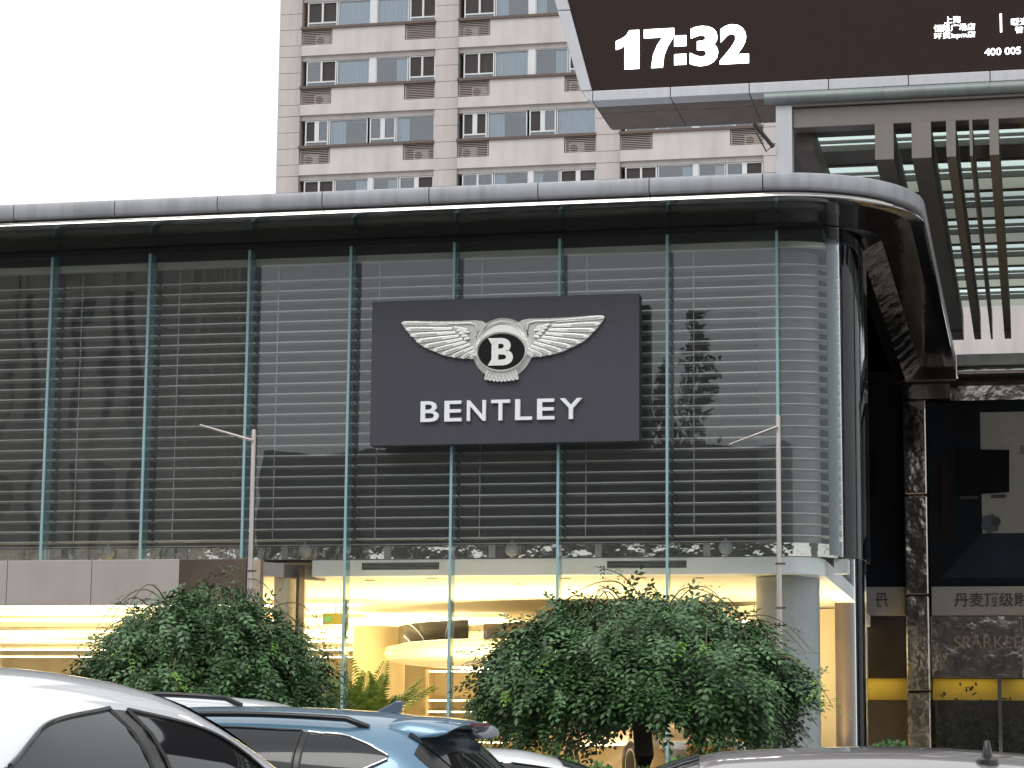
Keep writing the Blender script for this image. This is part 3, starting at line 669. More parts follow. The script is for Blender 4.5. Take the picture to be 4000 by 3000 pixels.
bd2 = box('sign_band', GREYB, -3.9, -2.42, SYB - .02, SYB + .1, zb0, zb1, sb, bevel=.02)
fit_text(text_mesh('丹', 1, .01, .012), -2.98, -2.74, zz(4.035), zz(4.29), SYB - .024, INK, 'band_text', bd2, mirror=True, depth=.012)
# mirror fascia with raised letters
zm0, zm1 = zz(2.78), zb0 - .01
box('mirror_fascia_panel', DARKB, -3.9, -2.42, SYB, SYB + .1, zz(2.78), zb0 - .01, sb, bevel=.01)
for k in range(5):
    a = -1.95 + 1.7 * k; box('mirror_fascia_panel', MIRROR, a + .003, a + 1.697, SYB + .0, SYB + .1, zm0, zm1, sb, bevel=.01)
fit_text(text_mesh('SPARKLE', 1, .01), -1.52, -.28, 3.42, 3.66, SYB - .015, mat('letter_bronze', (.22, .18, .14), .3, .8), 'raised_letters', sb, depth=.02)
# lit shop windows with dark planting inside
YEL = mat('shop_yellow_wall', (.75, .52, .05), .7)
for x in (-3.1, -1.3, .1):
    l = bpy.data.lights.new('shop_lamp', 'AREA'); l.shape = 'RECTANGLE'; l.size = 1.1; l.size_y = .08; l.energy = .75; l.color = (1, .80, .26); lo = bpy.data.objects.new('shop_lamp', l); COL.objects.link(lo); lo.location = (x, SYB + .24, zm0 - .03); lo.rotation_euler = (R(22), 0, 0)
box('lit_window_head', YEL, -3.9, -2.42, SYB + .42, SYB + .45, zz(2.40), zm0 - .003, sb)
box('lit_window_head', YEL, -1.95, 6, SYB + .42, SYB + .45, zz(2.40), zm0 - .003, sb)
box('shop_room', mat('shop_room_dark', (.02, .012, .01), .8), -3.9, 6, SYB + .5, SYB + .55, PZ, zz(2.5), sb)
for a, b_ in ((-3.9, -2.42), (-1.9, -.74), (-.66, .55), (.63, 1.8)): box('shop_glass_pane', GLASS, a, b_, SYB + .12, SYB + .13, PZ, zm0 - .004, sb)
for x in (-.735, .555): box('shop_mullion', CHROME, x, x + .07, SYB + .08, SYB + .18, PZ, zm0 - .004, sb)
box('body', ROOMDARK, -3.9, 9, SYB + .6, 60, PZ, 8.55, sb)

# ------------------------------------------------------------------ sign board with winged emblem
sg = thing('sign_board', 'dark grey sign board with silver winged emblem and white lettering on the glass front', 'sign', (-7.03, 31.45, 5.53))
SGY = 31.42
SIGN = mat('sign_charcoal', (.046, .046, .060), .5, .1, var=.05, scale=8, bump=.0015, bscale=60)
SIGNS = mat('sign_edge', (.02, .02, .022), .5)
SILV = mat('emblem_silver', (.80, .79, .77), .30, .55, var=.03, scale=8)
SILV2 = mat('emblem_silver_relief', (.50, .49, .47), .28, .7, var=.04, scale=8)
LETW = mat('letter_white', (.82, .83, .85), .45, var=.02)
box('panel', SIGN, -8.91, -5.155, SGY, SGY + .05, 5.535, 7.56, sg, bevel=.008)
box('edge_return', SIGNS, -8.905, -5.16, SGY + .052, SGY + .25, 5.54, 7.555, sg)
for x in (-8.4, -7.0, -5.7): box('standoff', GREYCOL, x, x + .08, SGY + .251, FY + .1, 6.4, 6.5, sg)
EX, EZ = -7.047, 6.845
em = MB().lathe([(.335, -.0), (.335, -.03), (.36, -.045), (.385, -.03), (.405, -.04), (.425, -.02), (.425, 0)], (EX, SGY, EZ), 'y', 64)
# ring as annulus: close inside with a recessed disc
emblem = em.build('emblem_ring', SILV, sg, smooth=35)
MB().lathe([(.334, -.022), (.334, -.001)], (EX, SGY, EZ), 'y', 56).build('ring_plate', SILV, emblem)
def ell(name, rx, rz, y0, y1, m, n=56, cx=EX, cz=EZ - .055, par=emblem, inner=None):
    b_ = MB()
    if inner is None: b_.prism([(cx + rx * math.cos(2 * PI * i / n), cz + rz * math.sin(2 * PI * i / n)) for i in range(n)], 'y', y0, y1)
    else:
        ix, iz = inner
        b_.grid(lambda u, v: (cx + (ix + (rx - ix) * (.5 - .5 * math.cos(v * PI))) * math.cos(2 * PI * u), y1 + (y0 - y1) * math.sin(v * PI), cz + (iz + (rz - iz) * (.5 - .5 * math.cos(v * PI))) * math.sin(2 * PI * u)), n, 8)
    return b_.build(name, m, par, smooth=40)
ell('badge_black', .325, .247, SGY - .075, SGY - .03, mat('badge_black', (.006, .005, .006), .3, var=.1, spec=.2))
ell('badge_rim', .368, .290, SGY - .115, SGY - .028, SILV, inner=(.322, .244))
fit_text(text_mesh('B', 1, .01, .035), EX - .135, EX + .165, EZ - .245, EZ + .135, SGY - .08, SILV, 'badge_letter', emblem, depth=.02)
for zt, sgn in ((EZ + .135, -1), (EZ - .245, 1)):
    MB().prism([(EX - .185, zt), (EX - .08, zt), (EX - .08, zt + sgn * .05), (EX - .135, zt + sgn * .085)], 'y', SGY - .098, SGY - .081).build('letter_serif', SILV, emblem)
def E2(cx, cy): return ((cx - 1037) / 511, -(cy + .013 * (cx - 1037) - 503) / 511)
tips = [(1768, 295), (1738, 342), (1702, 387), (1657, 432), (1600, 472), (1532, 502), (1466, 532), (1393, 552), (1325, 563), (1262, 568)]
roots = [(1420, 318), (1395, 352), (1370, 380), (1345, 405), (1318, 428), (1290, 448), (1265, 468), (1244, 490), (1228, 512), (1215, 530)]
outline = [(1150, 322), (1180, 303), (1230, 296), (1340, 296), (1500, 291), (1640, 283), (1745, 279), (1768, 295), (1725, 355), (1640, 445), (1590, 478), (1450, 540), (1310, 566), (1240, 568), (1215, 540), (1218, 450), (1200, 400), (1160, 350)]
def feather(b_, p, q, w0, w1, y0, y1, sgn, n=5):
    p = Vector(E2(*p)); q = Vector(E2(*q)); d = (q - p); L_ = d.length; d.normalize(); nn = Vector((-d.y, d.x))
    pts = []
    prof = [(0, w0), (.3, (w0 + w1) * .5), (.7, w1), (.9, w1 * .92), (.97, w1 * .6), (1, 0)]
    up = [p + d * L_ * t + nn * w_ for t, w_ in prof]; dn = [p + d * L_ * t - nn * w_ for t, w_ in prof[:-1]][::-1]
    poly = [(EX + sgn * v.x, EZ + v.y) for v in up + dn]
    b_.prism(poly, 'y', y0, y1)
for sgn, nm in ((1, 'wing'), (-1, 'wing')):
    b_ = MB(); b_.prism([(EX + sgn * E2(*p)[0], EZ + E2(*p)[1]) for p in outline], 'y', SGY - .035, SGY - .002); wg = b_.build(nm, SILV2, emblem)
    for i, (p, q) in enumerate(zip(roots, tips)):
        f_ = MB(); feather(f_, p, q, .019, .030, SGY - .060 - .0007 * i, SGY - .0355, sgn); f_.build('feather', SILV, wg, bevel=.006)
        f_ = MB(); p2 = (p[0] * .6 + q[0] * .4, p[1] * .6 + q[1] * .4); q2 = (p[0] * .12 + q[0] * .88, p[1] * .12 + q[1] * .88)
        feather(f_, p2, q2, .007, .011, SGY - .070 - .0007 * i, SGY - .061 - .0007 * i, sgn); f_.build('feather_rib', SILV2, wg)
    for r_ in range(3):
        for i in range(7):
            t = i / 6
            a = (1330 - 45 * r_ - 95 * t, 352 + 12 * r_ + 110 * t); c = (a[0] + 50 - 12 * t, a[1] - 10 + 40 * t * .6)
            if a[0] < 1262: continue
            f_ = MB(); feather(f_, a, c, .014, .018, SGY - .082 - .003 * r_ - .0006 * i, SGY - .0362, sgn); f_.build('covert_feather', SILV, wg, bevel=.004)
    arm = [(1165, 335), (1195, 345), (1215, 375)]
    le = [E2(*p) for p in ((1222, 415), (1215, 370), (1225, 330), (1270, 316), (1360, 316), (1500, 308), (1640, 296), (1750, 291))]
    MB().tube([(EX + sgn * a, SGY - .055, EZ + c) for a, c in le], [.012, .016, .018, .018, .017, .015, .013, .009], 8).build('leading_edge', SILV, wg, smooth=60)
    le = [E2(*p) for p in ((1150, 330), (1172, 350), (1190, 385), (1215, 425))]
    MB().tube([(EX + sgn * a, SGY - .05, EZ + c) for a, c in le], .013, 8).build('shoulder_scroll', SILV, wg, smooth=60)
for i in range(9):
    t = (i - 4) / 4; f_ = MB(); x0, x1 = 1037 + 92 * t, 1037 + 112 * t
    feather(f_, (x0, 655 - 6 * (1 - t * t) * 0), (x1, 728 + 14 * (1 - t * t)), .020, .026, SGY - .062 - .001 * (i % 2), SGY - .001, 1); f_.build('tail_feather', SILV, emblem, bevel=.005)
    f_ = MB(); feather(f_, (x0, 668), (x1, 712 + 12 * (1 - t * t)), .006, .010, SGY - .072 - .001 * (i % 2), SGY - .0635, 1); f_.build('tail_rib', SILV2, emblem)
# channel letters
lx = {0: ('B', -8.182, -7.925), 1: ('E', -7.845, -7.605), 2: ('N', -7.53, -7.265), 3: ('T', -7.19, -6.93), 4: ('L', -6.855, -6.62), 5: ('E', -6.55, -6.31), 6: ('Y', -6.235, -5.93)}
for i, (ch, a, b_) in lx.items():
    fit_text(text_mesh(ch, 1, .02, .012), a, b_, 5.85, 6.135, SGY - .012, LETW, 'letter', sg, depth=.07)

# ------------------------------------------------------------------ steel poles with bare bracket arms
def steel_pole(x, y, ztop, arm, label):
    t = thing('steel_pole', label, 'pole', (x, y, PZ), 'steel poles in front of the showroom')
    MB().lathe([(.031, PZ), (.031, ztop - 1.6), (.027, ztop - 1.58), (.027, ztop), (.023, ztop + .01)], (x, y, 0), 'z', 16).build('shaft', STEEL, t, smooth=30)
    MB().lathe([(.14, PZ), (.14, PZ + .03), (.05, PZ + .05)], (x, y, 0), 'z', 16).build('base_plate', STEEL, t, smooth=30)
    MB().tube([(x, y - .05, ztop - .12), (x + arm[0], y - .05 + arm[2], ztop + arm[1])], [.016, .011], 8).build('arm', STEEL, t, smooth=60)
    for z in (ztop - 1.62, ztop - 2.1, ztop - 2.75, ztop - 3.05):
        b_ = MB(); b_.lathe([(.039, z - .01), (.042, z), (.039, z + .01)], (x, y, 0), 'z', 14); b_.box(x + .036, x + .07, y - .01, y + .01, z - .01, z + .01); b_.build('clamp_band', BROWN, t)
steel_pole(-8.76, 26, 5.02, (-.64, .07, 0), 'left thin steel pole with bare arm reaching up to the left')
steel_pole(-2.72, 26, 5.06, (-.53, -.31, 0), 'right thin steel pole with bare arm slanting down, by the glass corner')

# ------------------------------------------------------------------ vegetation
LEAF = mat('robinia_leaf', (.068, .140, .050), .46, var=.25, scale=2.2, island=.65, spec=.6)
LEAFY = mat('young_leaf', (.17, .34, .04), .5, var=.1, island=.25)
BARK = mat('dark_bark', (.055, .045, .036), .9, var=.3, scale=9, bump=.02, bscale=14, stretch=(3, 3, .6))
TWIG = mat('twig', (.12, .10, .055), .8, var=.2)
def leaflets(nl, L_, lw, ll, seed=0, droop=.25):
    """one pinnate spray along +x, leaflets as bent diamonds; returns (k,3) verts and (m,4) faces"""
    v = []; f = []; rr = random.Random(seed)
    for i in range(nl):
        t = .12 + .88 * (i // 2) / max(1, (nl - 1) // 2) if i < nl - 1 else 1.0
        bx = L_ * t; bz = -droop * L_ * t * t
        side = 0 if i == nl - 1 else (1 if i % 2 else -1)
        ang = side * R(62 - 18 * t) + rr.uniform(-.15, .15); l_ = ll * (1 - .25 * abs(t - .55)) * rr.uniform(.85, 1.1)
        dx, dy = math.cos(ang), math.sin(ang); px, py = -dy, dx; tilt = rr.uniform(-.35, .1)
        n0 = len(v)
        v += [(bx, 0, bz), (bx + dx * l_ * .5 + px * lw, dy * l_ * .5 + py * lw, bz + tilt * l_ * .5 + .004), (bx + dx * l_, dy * l_, bz + tilt * l_), (bx + dx * l_ * .5 - px * lw, dy * l_ * .5 - py * lw, bz + tilt * l_ * .5 + .004)]
        f.append((n0, n0 + 1, n0 + 2, n0 + 3))
    return np.array(v), np.array(f)
def scatter(name, protos, P, D, U, S, m, parent=None, mats_idx=None, **props):
    """copies of prototype sprays at points P, pointing along D with up U, scale S, merged to one mesh"""
    V = []; F = []; MI = []; n = 0
    off = np.array(wloc(parent) if parent else (0, 0, 0))
    D = D / np.linalg.norm(D, axis=1)[:, None]; Yv = np.cross(U, D); Yv /= np.linalg.norm(Yv, axis=1)[:, None] + 1e-9; Zv = np.cross(D, Yv)
    for k, (pv, pf) in enumerate(protos):
        idx = np.arange(k, len(P), len(protos))
        if not len(idx): continue
        W = (P[idx, None, :] + S[idx, None, None] * (pv[None, :, 0, None] * D[idx, None, :] + pv[None, :, 1, None] * Yv[idx, None, :] + pv[None, :, 2, None] * Zv[idx, None, :])) - off
        nv = pv.shape[0]; Fk = pf[None] + (np.arange(len(idx)) * nv)[:, None, None] + n
        V.append(W.reshape(-1, 3)); F.append(Fk.reshape(-1, 4)); n += nv * len(idx)
        if mats_idx is not None: MI.append(np.repeat(mats_idx[idx], len(pf)))
    V = np.concatenate(V); F = np.concatenate(F); me = bpy.data.meshes.new(name)
    me.vertices.add(len(V)); me.vertices.foreach_set('co', V.ravel()); me.loops.add(F.size); me.loops.foreach_set('vertex_index', F.ravel().astype(np.int32))
    me.polygons.add(len(F)); me.polygons.foreach_set('loop_start', np.arange(0, F.size, 4, dtype=np.int32))
    for mm in (m if isinstance(m, list) else [m]): me.materials.append(mm)
    if mats_idx is not None: me.polygons.foreach_set('material_index', np.concatenate(MI).astype(np.int32))
    me.update(calc_edges=True); me.validate()
    return link(name, me, parent, (0, 0, 0), **props)
PR = [leaflets(9, .25, .0185, .074, s) for s in range(5)]
def lump(th, ph, seed):
    return 1 + .08 * math.sin(3 * th + seed) + .07 * math.sin(5 * th + 2.3 * seed + 2 * ph) + .06 * math.sin(9 * th + seed * 3 + 4 * ph)
from mathutils import noise as mnoise
def interp_l(p, x):
    return float(np.interp(x, [a for a, b_ in p], [b_ for a, b_ in p]))
def weeping_tree(x, y, r, ztop, zeave, fringe, seed, label, nsp=4200):
    t = thing('weeping_tree', label, 'tree', (x, y, PZ), 'weeping trees in front of the showroom')
    rng = np.random.default_rng(seed); rr = random.Random(seed)
    MB().tube([(x, y, PZ), (x + .02, y, PZ + .5), (x - .03, y + .02, zeave), (x, y, zeave + .35), (x, y, ztop - .45)], [.13, .10, .095, .12, .05], 12).build('trunk', BARK, t, smooth=60)
    for i in range(11):
        a = 2 * PI * i / 11 + rr.uniform(-.2, .2); rad = r * rr.uniform(.55, .7)
        pts = [(x + rad * u * math.cos(a), y + rad * u * .8 * math.sin(a), zeave + .25 + (ztop - zeave - .45) * math.sin(min(1, u * 1.5) * PI * .55) - max(0, u - .7) * .9) for u in (0, .2, .45, .7, .9, 1)]
        MB().tube(pts, [.05, .035, .025, .016, .01, .006], 6).build('limb', BARK, t, smooth=60)
    P = []; D = []; U = []
    n_sh = int(nsp * .72)
    for i in range(nsp):
        th = rr.uniform(0, 2 * PI)
        cam_side = .3 + .7 * min(1, abs(math.atan2(math.sin(th + PI / 2), math.cos(th + PI / 2))) / .9)
        if i < n_sh:
            ph = math.asin(rr.uniform(0, 1)); k = lump(th, ph, seed); f_ = rr.uniform(.86, 1.0) ** .8
            nv = mnoise.noise(Vector((math.cos(th) * math.cos(ph) * 4.2 + seed, math.sin(th) * math.cos(ph) * 4.2, math.sin(ph) * 4.2)))
            k *= 1 + .20 * nv
            if nv < -.12: f_ *= rr.uniform(.68, .93)
            if rr.random() < .12: f_ = rr.uniform(1.0, 1.10)
            px = x + r * k * f_ * math.cos(ph) * math.cos(th); py = y + r * .82 * k * f_ * math.cos(ph) * math.sin(th)
            pz_ = zeave + (ztop - zeave) * (.94 + .06 * k) * f_ * math.sin(ph) ** .9
            out = Vector((math.cos(th) * math.cos(ph), math.sin(th) * math.cos(ph), .25 * math.sin(ph)))
        elif i < nsp * .90:      # hanging curtain below the eaves
            k = lump(th, 0, seed); f_ = rr.uniform(.72, 1.0)
            fr = fringe
            if seed == 11:
                dxl = r * math.cos(th); fr = interp_l(((-1.7, .5), (-1.3, .95), (-.75, 1.0), (-.6, .3), (-.4, .6), (-.2, .12), (.15, .10), (.35, .75), (.6, .45), (1.0, .75), (1.4, .9), (1.75, .9)), dxl)
            dep = fr * (.55 if seed == 11 else .35 + (.45 if seed == 11 else .65) * (.5 + .5 * math.sin(4 * th + seed) * math.sin(2.3 * th + 1.3 * seed + 1))) * (.9 + .3 * math.sin(17 * th))
            px = x + r * k * f_ * math.cos(th); py = y + r * .82 * k * f_ * math.sin(th); pz_ = zeave + .12 - rr.random() ** .8 * dep
            out = Vector((math.cos(th), math.sin(th), 0))
        else:                    # inner filling
            ph = math.asin(rr.uniform(0, 1)); f_ = rr.uniform(.35, .85)
            px = x + r * f_ * math.cos(ph) * math.cos(th); py = y + r * .82 * f_ * math.cos(ph) * math.sin(th); pz_ = zeave + (ztop - zeave) * f_ * math.sin(ph)
            out = Vector((math.cos(th), math.sin(th), .2))
        d = out * .75 + Vector((rr.gauss(0, .42), rr.gauss(0, .42), rr.gauss(-.55, .35)))
        P.append((px, py, pz_)); D.append(d[:]); U.append((out.x * .5 + rr.gauss(0, .25), out.y * .5 + rr.gauss(0, .25), 1))
    P = np.array(P); D = np.array(D); U = np.array(U); S = rng.uniform(.6, 1.3, len(P))
    mi = (rng.random(len(P)) < .010).astype(int)
    scatter('crown', PR, P, D, U, S, [LEAF, LEAFY], t, mi, kind='stuff')
    # arching shoots above and beside the crown, sparsely leaved
    P = []; D = []; U = []; tw_ = MB()
    for i in range(26):
        a = rr.uniform(0, 2 * PI); r0 = r * rr.uniform(.1, .75); z0 = zeave + (ztop - zeave) * math.sqrt(max(.05, 1 - (r0 / r) ** 2)) - .08
        L_ = rr.uniform(.35, .85); hgt = rr.uniform(.08, .34); pts = []
        sx_ = x + r0 * math.cos(a); sy_ = y + r0 * .8 * math.sin(a); a2 = a + rr.uniform(-.6, .6)
        for q in range(9):
            u = q / 8; pts.append((sx_ + L_ * u * math.cos(a2), sy_ + L_ * u * math.sin(a2), z0 + hgt * 4 * u * (1 - u) * 1.0 - .22 * u * u))
        tw_.tube(pts, [.009 - .006 * q / 8 for q in range(9)], 5)
        for q in range(2, 9):
            if rr.random() < .62:
                P.append(pts[q]); D.append((math.cos(a2 + rr.uniform(-1.4, 1.4)), math.sin(a2 + rr.uniform(-1.4, 1.4)), rr.uniform(-.6, .3))); U.append((0, 0, 1))
    tw_.build('shoot', TWIG, t, smooth=60, kind='stuff')
    scatter('shoot_leaves', [leaflets(7, .16, .013, .055, s + 20) for s in range(3)], np.array(P), np.array(D), np.array(U), rng.uniform(.6, 1.1, len(P)), [LEAF, LEAFY], t, (rng.random(len(P)) < .05).astype(int), kind='stuff')
    return t
tL = weeping_tree(-9.02, 25.2, 1.34, 3.10, 1.62, .5, 7, 'left weeping tree with dense dark green dome crown, behind the cars', 8600)
tR = weeping_tree(-3.93, 24.2, 1.58, 2.93, 1.90, .62, 11, 'right weeping tree with umbrella crown on a dark trunk', 9400)

def twig(t, pts, young, n_leaf, seed, clump=False):
    rr = random.Random(seed); pv = [Vector(p) for p in pts]; fine = []
    for i in range(len(pv) - 1):
        p0 = pv[max(0, i - 1)]; p3 = pv[min(len(pv) - 1, i + 2)]
        for q in range(6):
            u = q / 6; fine.append(.5 * ((2 * pv[i]) + (pv[i + 1] - p0) * u + (2 * p0 - 5 * pv[i] + 4 * pv[i + 1] - p3) * u * u + (3 * pv[i] - p0 - 3 * pv[i + 1] + p3) * u ** 3))
    fine.append(pv[-1]); n = len(fine)
    MB().tube(fine, [.009 - .006 * q / n for q in range(n)], 5).build('arching_twig', TWIG, t, smooth=60)
    P = []; D = []; U = []
    for k in range(n_leaf):
        f = fine[rr.randrange(int(n * (.75 if clump else .25)), n)]; P.append((f.x + rr.gauss(0, .03), f.y + rr.gauss(0, .03), f.z + rr.gauss(0, .03))); D.append((rr.gauss(0, 1), rr.gauss(0, .6), rr.gauss(-.3, .5))); U.append((0, -.3, 1))
    rng = np.random.default_rng(seed); scatter('twig_leaves', [leaflets(7, .15, .015, .058, s + 40) for s in range(3)], np.array(P), np.array(D), np.array(U), rng.uniform(.6, 1.1, len(P)), [LEAF, LEAFY], t, np.full(len(P), 1 if young else 0), kind='stuff')
twig(tR, [(-2.55, 23.7, 2.36), (-2.3, 23.5, 2.29), (-2.1, 23.45, 2.1), (-1.93, 23.4, 1.83)], True, 12, 1, True)
twig(tR, [(-3.93, 24, 2.80), (-4.1, 24, 3.07), (-4.3, 24, 3.11), (-4.53, 24, 3.03), (-4.70, 24, 2.90)], False, 8, 2)
twig(tR, [(-3.85, 24, 2.85), (-4.08, 23.9, 3.15), (-4.38, 23.9, 3.26)], False, 6, 3)
twig(tR, [(-3.6, 23.8, 2.85), (-3.45, 23.8, 3.02), (-3.2, 23.8, 2.98), (-3.0, 23.8, 2.86)], False, 5, 4)
twig(tL, [(-8.2, 24.6, 2.66), (-8.0, 24.6, 2.90), (-7.72, 24.6, 2.93), (-7.5, 24.6, 2.70), (-7.38, 24.6, 2.32)], False, 10, 5)
twig(tL, [(-8.15, 24.6, 2.60), (-7.9, 24.6, 2.72), (-7.66, 24.6, 2.60), (-7.55, 24.6, 2.3)], False, 8, 6)
twig(tL, [(-8.75, 24.8, 2.95), (-8.62, 24.8, 3.22), (-8.72, 24.8, 3.36), (-8.86, 24.8, 3.33)], False, 5, 7)
for k_, (xx, zz_) in enumerate(((-8.85, 2.2), (-8.82, 2.02), (-9.35, 2.35), (-3.1, 2.45), (-5.1, 2.0))):
    tt = tL if xx < -7 else tR; twig(tt, [(xx, 23.9 if xx < -7 else 22.95, zz_ + .12), (xx, 23.85 if xx < -7 else 22.9, zz_), (xx + .02, 23.84 if xx < -7 else 22.88, zz_ - .1)], True, 5, 20 + k_)

# areca palm in the showroom
pl = thing('areca_palm', 'potted areca palm with feathery fronds just inside the showroom glass', 'plant', (-9.72, 34.0, PZ))
MB().lathe([(.20, PZ + .02), (.27, PZ + .45), (.28, PZ + .47), (.25, PZ + .47)], (-9.72, 34, 0), 'z', 24).build('pot', GREYCOL, pl, smooth=30)
PALM = mat('palm_leaf', (.14, .26, .03), .45, var=.2, island=.35)
rp = random.Random(5)
for i in range(42):
    a = 2 * PI * i / 42 * 2.6 + rp.uniform(-.3, .3); L_ = rp.uniform(1.0, 1.6); lean = rp.uniform(.15, .85); pts = []
    for q in range(9):
        u = q / 8; rad = .08 + L_ * lean * u ** 1.3; pts.append(Vector((-9.72 + rad * math.cos(a), 34.0 + rad * .8 * math.sin(a), PZ + .45 + L_ * (1.15 - .2 * lean) * (u - .42 * lean * u * u))))
    fb = MB(); fb.tube(pts, [.014 - .011 * q / 8 for q in range(9)], 5)
    for q in range(2, 9):
        for h_ in range(4):
            u = (q - 1 + h_ / 4) / 8; p = pts[q - 1].lerp(pts[q], h_ / 4); d = (pts[q] - pts[q - 1]).normalized(); sd_ = d.cross(Vector((0, 0, 1))).normalized()
            ll = .30 * math.sin(PI * min(.98, u * .85 + .12)) + .05
            for sgn in (-1, 1):
                e = p + (sd_ * sgn * .85 + d * .55 + Vector((0, 0, -.12 - .1 * rp.random()))) * ll; md = p.lerp(e, .45) + Vector((0, 0, .03)); w_ = d * .017
                fb.add([p, md + w_, e, md - w_], [(0, 1, 2, 3)])
    fb.build('frond', PALM, pl, fix=False)

# low hedge along the plaza edge and a small round bush by the corner
HEDGE = mat('hedge_leaf', (.075, .17, .03), .5, var=.25, island=.45)
def leaf_mass(name, fn, n, seed, m, parent=None, ll=.05, **props):
    rng = np.random.default_rng(seed); P = np.array([fn(rng) for _ in range(n)]); D = rng.normal(0, 1, (n, 3)); D[:, 2] += .6; U = rng.normal(0, .3, (n, 3)) + [0, -.4, 1]
    pv = np.array([(0, 0, 0), (.5, .28, .05), (1, 0, 0), (.5, -.28, .05)]) * ll
    return scatter(name, [(pv, np.array([(0, 1, 2, 3)]))], P, D, U, rng.uniform(.7, 1.3, n), m, parent, **props)
def hedge_pt(rng):
    x = rng.uniform(-6.2, -1.2); top = .36 + .08 * math.sin(x * 7) + .06 * math.sin(x * 17 + 1)
    return (x, 22.5 + rng.uniform(-.28, .28), PZ + top * rng.random() ** .45)
hg = leaf_mass('hedge', hedge_pt, 9000, 3, HEDGE, kind='stuff'); hg['label'] = 'low bright green hedge along the plaza edge'; hg['category'] = 'hedge'
bu = thing('round_bush', 'small round green bush at the foot of the glass corner', 'bush', (-1.55, 25.4, PZ))
def bush_pt(rng):
    v = rng.normal(0, 1, 3); v /= np.linalg.norm(v); v *= rng.uniform(.75, 1.05); return (-1.52 + v[0] * .33, 25.4 + v[1] * .33, PZ + .42 + abs(v[2]) * .34 - .1)
leaf_mass('foliage', bush_pt, 3200, 5, mat('bush_leaf', (.05, .13, .03), .5, island=.4), bu, .045, kind='stuff'); MB().tube([(-1.52, 25.4, PZ), (-1.52, 25.4, PZ + .5)], .03, 8).build('stem', BARK, bu)
fw = thing('flower_planter', 'planter of orange and red flowers below the right weeping tree', 'planter', (-3.6, 26.8, PZ))
box('planter_box', KERB, -3.9, -3.3, 26.6, 27.0, PZ, PZ + .40, fw, bevel=.02)
leaf_mass('leaves', lambda g: (g.uniform(-3.85, -3.35), g.uniform(26.62, 26.98), PZ + .4 + .25 * g.random()), 1200, 8, HEDGE, fw, .05, kind='stuff')
leaf_mass('petals', lambda g: (g.uniform(-3.85, -3.35), g.uniform(26.60, 26.95), PZ + .42 + .2 * g.random()), 380, 9, [mat('petal_orange', (.75, .18, .02), .5, island=.5)], fw, .05, kind='stuff')
# indoor plants behind the shop windows
for i, (x, s_, lb_) in enumerate(((-1.3, .9, 'dark leafy plant behind the left shop window'), (-.1, .8, 'dark leafy plant behind the right shop window'))):
    t = thing('shop_plant', lb_, 'plant', (x, SYB + .33, PZ), 'plants behind the shop windows')
    leaf_mass('foliage', lambda g: (x + g.normal(0, .28), SYB + .32 + g.uniform(-.1, .1), PZ + .35 + abs(g.normal(0, .55)) * s_), 900, 30 + i, mat('shop_plant_leaf', (.03, .045, .012), .6, island=.4), t, .13, kind='stuff')
    MB().lathe([(.14, PZ + .01), (.18, PZ + .35)], (x, SYB + .33, 0), 'z', 16).build('pot', BLACK, t)

# ------------------------------------------------------------------ cars
TYRE = mat('tyre', (.02, .02, .021), .85); RIM = mat('rim_alloy', (.45, .45, .47), .3, .9)
CARGL = mat('car_glass', (.012, .014, .016), .03, 0, var=.05, spec=.45)
CARTRIM = mat('car_black_trim', (.012, .011, .012), .25, var=.05)
BRIGHT = mat('car_chrome', (.80, .80, .82), .12, 1, var=.02)
TAIL = mat('tail_lamp', (.22, .01, .01), .15, coat=.6); HEAD = mat('head_lamp', (.55, .57, .6), .1, coat=.8)
def paint(name, col, metal=0): return mat(name, col, .32, metal, var=.015, scale=2, coat=1.0)
def interp(pts, x):
    xs_ = [p[0] for p in pts]
    if x <= xs_[0]: return pts[0][1]
    if x >= xs_[-1]: return pts[-1][1]
    i = max(k for k in range(len(pts) - 1) if xs_[k] <= x)
    p0, p1 = pts[i], pts[i + 1]; pm_ = pts[max(0, i - 1)]; pn = pts[min(len(pts) - 1, i + 2)]
    def sl(a, b_): return (b_[1] - a[1]) / (b_[0] - a[0]) if b_[0] != a[0] else 0
    d = sl(p0, p1); a, b_ = sl(pm_, p0) if i else d, sl(p1, pn) if i + 2 < len(pts) else d
    m0 = 0 if a * d <= 0 else 2 * a * d / (a + d); m1 = 0 if b_ * d <= 0 else 2 * b_ * d / (b_ + d)
    if i == 0: m0 = d
    if i + 2 >= len(pts): m1 = d
    h = p1[0] - p0[0]; t = (x - p0[0]) / h
    return (2 * t ** 3 - 3 * t * t + 1) * p0[1] + (t ** 3 - 2 * t * t + t) * h * m0 + (-2 * t ** 3 + 3 * t * t) * p1[1] + (t ** 3 - t * t) * h * m1
